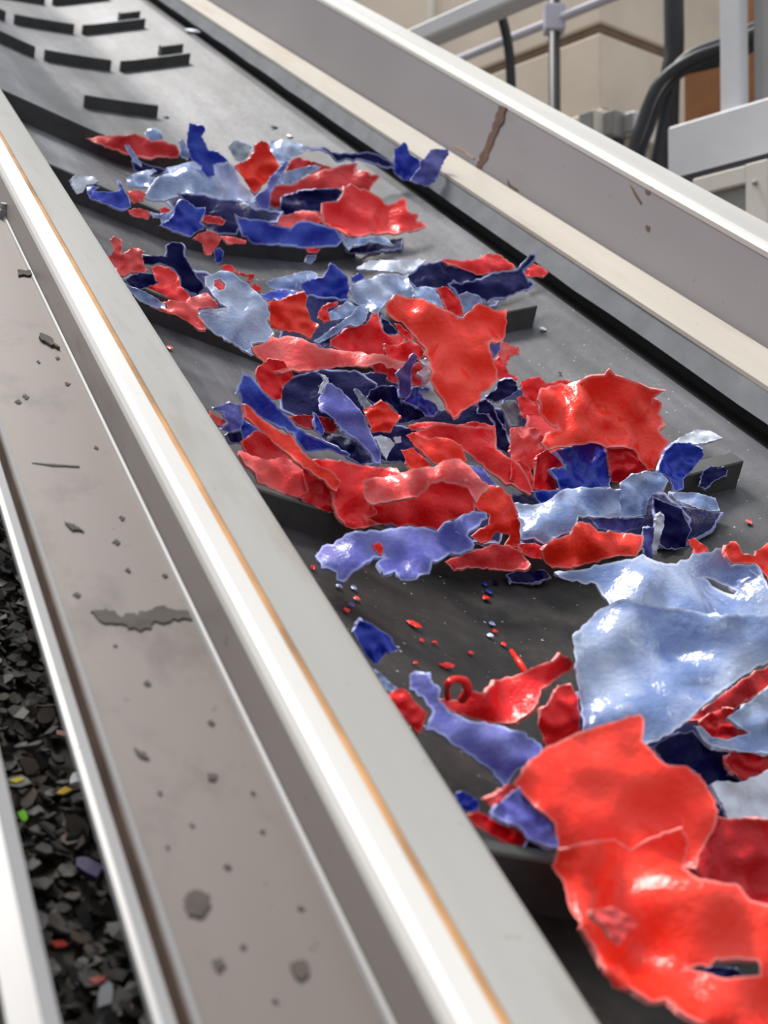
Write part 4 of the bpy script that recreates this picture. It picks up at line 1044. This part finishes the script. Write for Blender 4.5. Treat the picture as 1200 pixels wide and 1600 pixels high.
SH('small blue scrap touching the guard above the lower red shard', 'blue', 'T', [(140,280),(200,255),(310,320),(320,390),(250,410),(200,400)], 40, 0.03)
SH('small pink splinter left of the scarlet sheet corner', 'pink', 'T', [(360,310),(430,290),(520,210),(600,215),(520,320),(420,400)], 40, 0.07)
SH('red shard peeping behind the upper pale sheet at right edge', 'scarlet', 'P', [(850,1110),(900,1030),(950,1030),(1010,1130),(1100,1140),(1110,1100),(1200,1040),(1340,1000),(1340,1350),(1220,1340),(1100,1200),(1000,1200),(920,1200)], 35, 0.10)
SH('small red triangle behind the upper pale sheet', 'scarlet', 'P', [(570,1020),(620,1000),(720,1070),(740,1110),(640,1130)], 35, 0.11)

# --- crumbs on the bare belt -------------------------------------------------------
def crumb(px, py, sx, sy, col, label, group, ang=0.0):
    rn = random.Random(int(px * 7 + py))
    p = on_belt(px, py, 0.004) * H
    k = p.length / FPX
    vs_, fs = [], []
    for j, (z, s) in enumerate(((-0.3, 0.7), (0.25, 1.0), (0.8, 0.55))):
        for i in range(7):
            q = 2 * math.pi * i / 7
            x, y = math.cos(q) * sx * k * s * rn.uniform(.6, 1.3), math.sin(q) * sy * k * 1.9 * s * rn.uniform(.6, 1.3)
            vs_.append((x * math.cos(ang) - y * math.sin(ang), x * math.sin(ang) + y * math.cos(ang), z * sy * k * 0.7))
    for j in range(2):
        for i in range(7):
            fs.append((j * 7 + i, j * 7 + (i + 1) % 7, j * 7 + 7 + (i + 1) % 7, j * 7 + 7 + i))
    fs += [tuple(range(7)), tuple(range(14, 21))]
    o = link('plastic_crumb', mesh_of(vs_, fs), PL[col][0])
    o.matrix_world = CONV @ Matrix.Translation(p)
    tag(o, label, 'plastic crumb', group)
RC, RG = 'tiny red plastic crumb on the bare belt patch', 'red crumbs on the bare belt patch'
crumb(645, 974, 15, 4, 'scarlet', 'larger elongated red crumb high on the bare belt patch', RG, -.9)
crumb(698, 1040, 13, 5, 'red', 'larger oval red crumb just above the curled red shard', RG)
for (x, y) in ((737, 1020), (659, 1000), (680, 1004), (650, 1036), (773, 986), (787, 1006)):
    crumb(x, y, 5, 3, 'red', RC, RG)
crumb(760, 935, 9, 4, 'red', 'red crumb under the blue bead cluster on the bare patch', None)
for (x, y, c, l) in ((757, 912, 'blue', 'upper blue bead of the tiny blue cluster on the bare patch'), (764, 924, 'blue', 'lower blue bead of the tiny blue cluster on the bare patch'),
                     (775, 910, 'navy', 'dark blue bead right of the tiny blue cluster'), (769, 974, 'pale', 'single pale blue bead in the bare belt patch'),
                     (766, 993, 'white', 'white speck beside the pale blue bead'), (558, 935, 'pink', 'pink crumb beside the guard under the violet sheet'),
                     (549, 945, 'violet', 'lilac crumb beside the guard under the violet sheet'), (541, 953, 'red', 'red crumb touching the guard above the royal blue chip'),
                     (553, 918, 'pale', 'pale blue crumb beside the guard under the frayed sheet tip'), (530, 916, 'pale', 'pale crumb touching the guard under the frayed sheet tip'),
                     (490, 887, 'red', 'red crumb touching the guard left of the violet sheet'), (1171, 816, 'pink', 'pink crumb alone on the belt at the right'),
                     (848, 514, 'white', 'bright white crumb right of the dark cleat block'), (265, 543, 'pink', 'pink crumb on the front of the third cleat'),
                     (453, 213, 'white', 'white crumb above the back of the top pile')):
    crumb(x, y, 5.5, 3.5, c, l, None)
o = crumb(302, 49, 12, 5, 'white', 'cream lump at the belt edge near the top of the photo', None)
for (x, y, s) in ((429, 199, 7), (345, 350, 0), (260, 183, 6), (875, 583, 3)):
    if s:
        crumb(x, y, s, 2.2, 'navy', {429: 'small black crumb on the belt above the top pile', 260: 'small dark crumb beside the single middle cleat', 875: 'tiny dark crumb above big crumpled scarlet shard'}[x], None)
# ------------------------------------------------------------------ plant machinery behind the conveyor
def wp(px, py, Y):
    r = ray(px, py)
    return CAM + r * (Y / r.y)
B1 = Vector((-0.65, 0.76, 0)).normalized()          # receding to the left
B2 = Vector((0.76, 0.65, 0)).normalized()           # receding to the right
UP = Vector((0, 0, 1))

def obox(name, mat, parent, origin, l1, l2, hz, bevel=0.01):
    """box with one bottom corner at origin running l1 along B1, l2 along B2, hz up"""
    c = [origin + B1 * a + B2 * b + UP * z for z in (0, hz) for b in (0, l2) for a in (0, l1)]
    base = parent.location if parent else Vector((0, 0, 0))
    fs = [(0, 2, 3, 1), (4, 5, 7, 6), (0, 1, 5, 4), (2, 6, 7, 3), (0, 4, 6, 2), (1, 3, 7, 5)]
    return link(name, bevelled([p - base for p in c], fs, bevel, 1), mat, parent)

def solve_b1(p, px):
    """distance along B1 from world point p until image column px"""
    lo = p - CAM
    k = (px - 600) / FPX
    f = lambda q: q.x - k * q.dot(AX_F)
    return -f(lo) / f(B1)

def standing(name, label, cat, loc, group=None):
    return empty(name, label, cat, group, loc=Vector((loc.x, loc.y, 0)))

M_BEIGE = plain('beige_sheet', srgb(228, 210, 190), 0.6, 0.10, 2)
M_BEIGE2 = plain('light_beige_trim', srgb(232, 222, 210), 0.6, 0.08, 3)
M_SEAM = plain('brown_seam', srgb(122, 96, 78), 0.7, 0.2, 6)
M_WHITE = plain('white_painted_steel', srgb(214, 212, 214), 0.5, 0.06, 4)
M_GREYP = plain('grey_painted_steel', srgb(150, 148, 144), 0.55, 0.12, 3)
M_BLACK = plain('black_cable', srgb(42, 42, 46), 0.5, 0.2, 8)
M_TAN = plain('tan_board', srgb(160, 104, 62), 0.7, 0.2, 4)
M_LAV = plain('lavender_grey_pipe', srgb(190, 186, 198), 0.45, 0.08, 4)

# beige cabinet with a corner edge
c0 = wp(938, 168, 6.6)
cab = standing('machine_cabinet', 'tall beige sheet-metal machine cabinet with brown seam behind the side wall', 'cabinet', c0)
obox('lower_panel', M_BEIGE, cab, c0, 4.2, 1.3, wp(938, 50, 6.6).z - c0.z)
s0 = wp(938, 50, 6.6)
obox('seam', M_SEAM, cab, s0 + (B1 + B2) * 0.012, 4.17, 1.27, 0.05)
obox('upper_panel', M_BEIGE, cab, s0 + UP * 0.05, 4.2, 1.3, 1.6)
obox('bottom_trim', M_BEIGE2, cab, c0 - UP * 0.11 - (B1 + B2) * 0.02, 4.2, 1.3, 0.10)
obox('rib', M_BEIGE2, cab, c0 + B1 * 1.2 - B2 * 0.02, 0.06, 0.03, 2.0)
obox('rib', M_BEIGE2, cab, c0 + B1 * 2.0 - B2 * 0.02, 0.10, 0.03, 2.0)
for a in (0.1, 3.9):
    for b in (0.1, 1.1):
        q = c0 + B1 * a + B2 * b
        obox('support_leg', M_GREYP, cab, Vector((q.x, q.y, 0)), 0.1, 0.1, c0.z - 0.1)

# lavender handrail with its black posts
h0 = wp(960, -6, 6.1)
rail = standing('handrail', 'lavender grey handrail pipe with dark posts in front of beige cabinet', 'handrail', h0)
bb = rail.location
Lh = solve_b1(h0, 690)
link('rail_pipe', tube_mesh([h0 - bb - B1 * 0.6, h0 - bb + B1 * Lh], 0.022), M_LAV, rail)
for px, top in ((866, -60),):
    q = h0 + B1 * solve_b1(h0, px)
    link('post', tube_mesh([Vector((q.x, q.y, q.z + 0.5)) - bb, Vector((q.x, q.y, 0)) - bb], 0.028), M_BLACK, rail)
    link('clamp', bevelled(*box_verts(q.x - bb.x - .05, q.x - bb.x + .05, q.y - bb.y - .05, q.y - bb.y + .05, q.z - .06, q.z + .07), 0.01), M_LAV, rail)

# thick pale beam top left
t0 = wp(800, -14, 5.6)
beam = standing('overhead_beam', 'thick pale overhead beam rising toward the top of photo', 'beam', t0)
obox('beam_body', M_WHITE, beam, t0 - UP * 0.04 - B1 * 2.0, 7.0, 0.12, 0.08)
for s in (-1.9, 4.5):
    q = t0 + B1 * s
    obox('beam_post', M_GREYP, beam, Vector((q.x, q.y, 0)), 0.08, 0.08, t0.z - 0.03)
# dark sloping panel at the far left behind the beam
d0 = wp(640, 40, 9.5)
dp = standing('dark_machine_housing', 'dark brown machine housing at the top centre, out of focus', 'machine', d0)
obox('housing', plain('dark_brown_housing', srgb(84, 74, 70), 0.7, 0.25, 1.5), dp, Vector((d0.x + .3, d0.y, 0)), 2.5, 1.0, 5.6)
obox('housing_stripe', M_GREYP, dp, Vector((d0.x + .28, d0.y - .05, d0.z - .25)), 2.5, 0.05, 0.12)

def cable(name, label, pts, r, group=None, mat=None):
    P = smooth_path([wp(x, y, Y) for x, y, Y in pts], 6)
    o = link(name, tube_mesh([p - P[-1] for p in P], r), mat or M_BLACK)
    o.location = P[-1]
    return tag(o, label, 'cable', group)
cable('cable', 'dark vertical cable bending at the top beside handrail', [(768, -20, 5.9), (780, 14, 5.9), (792, 60, 5.9), (798, 120, 5.9), (804, 320, 5.9)], 0.022)
CG = 'black cables looping over the side wall'
cable('cable', 'outermost black cable looping down left of the tan boards', [(1230, 20, 5.2), (1150, 66, 5.2), (1080, 92, 5.2), (1030, 130, 5.2), (1003, 190, 5.2), (988, 250, 5.2), (984, 420, 5.2)], 0.022, CG)
cable('cable', 'second black cable looping beside the outermost one', [(1230, 30, 5.25), (1140, 78, 5.25), (1080, 104, 5.25), (1040, 140, 5.25), (1016, 200, 5.25), (1000, 260, 5.25), (996, 430, 5.25)], 0.018, CG)
cable('cable', 'thick black cable dropping straight from the dark conduit', [(1230, 44, 5.3), (1130, 92, 5.3), (1060, 112, 5.3), (1046, 150, 5.3), (1034, 210, 5.3), (1024, 280, 5.3), (1020, 430, 5.3)], 0.026, CG)
cable('cable', 'thin grey cable between the thick black cables', [(1230, 12, 5.3), (1140, 58, 5.3), (1070, 88, 5.3), (1024, 150, 5.3), (1000, 215, 5.3), (992, 290, 5.3), (990, 430, 5.3)], 0.013, CG, plain('grey_cable', srgb(90, 92, 98), 0.5, 0.1))
cable('conduit', 'dark vertical conduit in front of the grey cabinet side', [(1052, -60, 5.6), (1053, 20, 5.6), (1053, 80, 5.6), (1046, 150, 5.6), (1042, 420, 5.6)], 0.042)
cable('pipe', 'slim white vertical pipe below the cable bundle', [(1008, 205, 5.7), (1008, 240, 5.7), (1008, 420, 5.7)], 0.016, None, M_WHITE)

# frame with tan boards, white post, white cross beam
f0 = wp(1205, 150, 4.6)                                # top edge of the white beam at the right
fr = standing('white_frame', 'white steel frame with wide cross beam and upright post at top right', 'frame', f0)
Lb = solve_b1(f0, 1042)
bh = f0.z - wp(1205, 240, 4.6).z
obox('cross_beam', M_WHITE, fr, f0 - UP * bh - B1 * 0.8, Lb + 0.8, 0.16, bh, 0.008)
q = f0 + B1 * solve_b1(f0, 1143) + B2 * 0.05
obox('upright_post', M_WHITE, fr, q - UP * 0.05, 0.085, 0.06, 1.4, 0.006)
obox('side_plate', M_GREYP, fr, q + B2 * 0.07 - B1 * 0.06 - UP * 0.05, 0.05, 0.10, 1.4, 0.006)
for s in (-0.6, Lb - 0.15):
    p = f0 + B1 * s + B2 * 0.04
    obox('leg', M_WHITE, fr, Vector((p.x, p.y, 0)), 0.1, 0.1, f0.z - bh)
t0_ = wp(1066, 190, 5.9)
tb = standing('tan_board', 'tan brown boards standing behind the white post', 'board', t0_)
obox('board', M_TAN, tb, t0_ - B1 * 0.26 - UP * 0.2, 0.25, 0.08, 0.48, 0.005)
obox('board', M_TAN, tb, t0_ - B1 * 0.80 - UP * 0.2, 0.46, 0.08, 0.70, 0.005)
obox('stand', M_GREYP, tb, Vector((t0_.x, t0_.y, 0)) - B1 * 0.5, 0.3, 0.08, t0_.z - 0.2)
g0 = wp(1000, 230, 9.0)
gw = standing('grey_tank', 'grey olive machine side behind the cables and tan boards', 'machine', g0)
obox('tank_side', plain('grey_olive_panel', srgb(122, 118, 108), 0.7, 0.2, 1.2), gw, Vector((g0.x, g0.y, 0)) - B1 * 2.5, 2.6, 1.0, g0.z + 2.2)
# dark bar and white control cabinet
k0 = wp(1205, 236, 4.3)
bar = standing('dark_bar', 'thin black bar running below the white cross beam', 'bar', k0)
obox('bar', M_BLACK, bar, k0 - UP * 0.022 - B1 * 0.8, solve_b1(k0, 1055) + 0.8, 0.04, 0.022, 0.003)
p = k0 + B1 * (-0.5)
obox('leg', M_BLACK, bar, Vector((p.x, p.y, 0)), 0.04, 0.04, k0.z - 0.02)
e0 = wp(1205, 250, 4.1)
ec = standing('control_cabinet', 'white control cabinet with grey recessed window at right edge', 'cabinet', e0)
Le = solve_b1(e0, 1030)
obox('cabinet_body', M_WHITE, ec, Vector((e0.x, e0.y, 0)) - B1 * 0.9 + B2 * 0.03, Le + 0.9, 0.5, e0.z, 0.006)
a0, a1_ = solve_b1(e0, 1162), solve_b1(e0, 1100)
wtop = e0.z - (wp(1160, 262, 4.2).z - wp(1160, 288, 4.2).z)
obox('window_recess', M_GREYP, ec, Vector((e0.x, e0.y, wtop - 0.16)) + B1 * a0 + B2 * 0.022, a1_ - a0, 0.02, 0.16, 0.002)
ft = Vector((e0.x, e0.y, 0))
obox('door_frame', M_BEIGE2, ec, ft + B1 * (a0 - 0.085) + UP * (wtop - 0.5), 0.08, 0.03, 0.56, 0.003)
obox('door_frame', M_BEIGE2, ec, ft + B1 * (a0 - 0.005) + UP * (wtop + 0.002), a1_ - a0 + 0.05, 0.03, 0.055, 0.003)
sp = e0 + B1 * solve_b1(e0, 1181) - UP * 0.06 - B2 * 0.012
link('screw', tube_mesh([sp - ec.location, sp - ec.location + B2 * 0.03], 0.008), M_GREYP, ec)
# small boxes under the beige cabinet
for (x, y, w_, hgt, lab, m_) in ((960, 212, 0.12, 0.13, 'small grey junction box under the beige cabinet corner', M_GREYP), (992, 208, 0.09, 0.11, 'small pale junction box left of the cable bundle', M_WHITE), (930, 222, 0.10, 0.16, 'small pale box at the cabinet foot beside side wall', M_BEIGE2)):
    j0 = wp(x, y, 6.2)
    jb = standing('junction_box', lab, 'box', j0)
    obox('box', m_, jb, j0, w_, 0.1, hgt, 0.008)
    obox('lid', M_GREYP, jb, j0 + B1 * 0.01 - B2 * 0.012 + UP * 0.01, w_ - 0.02, 0.012, hgt - 0.02, 0.003)
    obox('stand', M_BLACK, jb, Vector((j0.x, j0.y, 0)) + B2 * 0.03, 0.05, 0.05, j0.z)
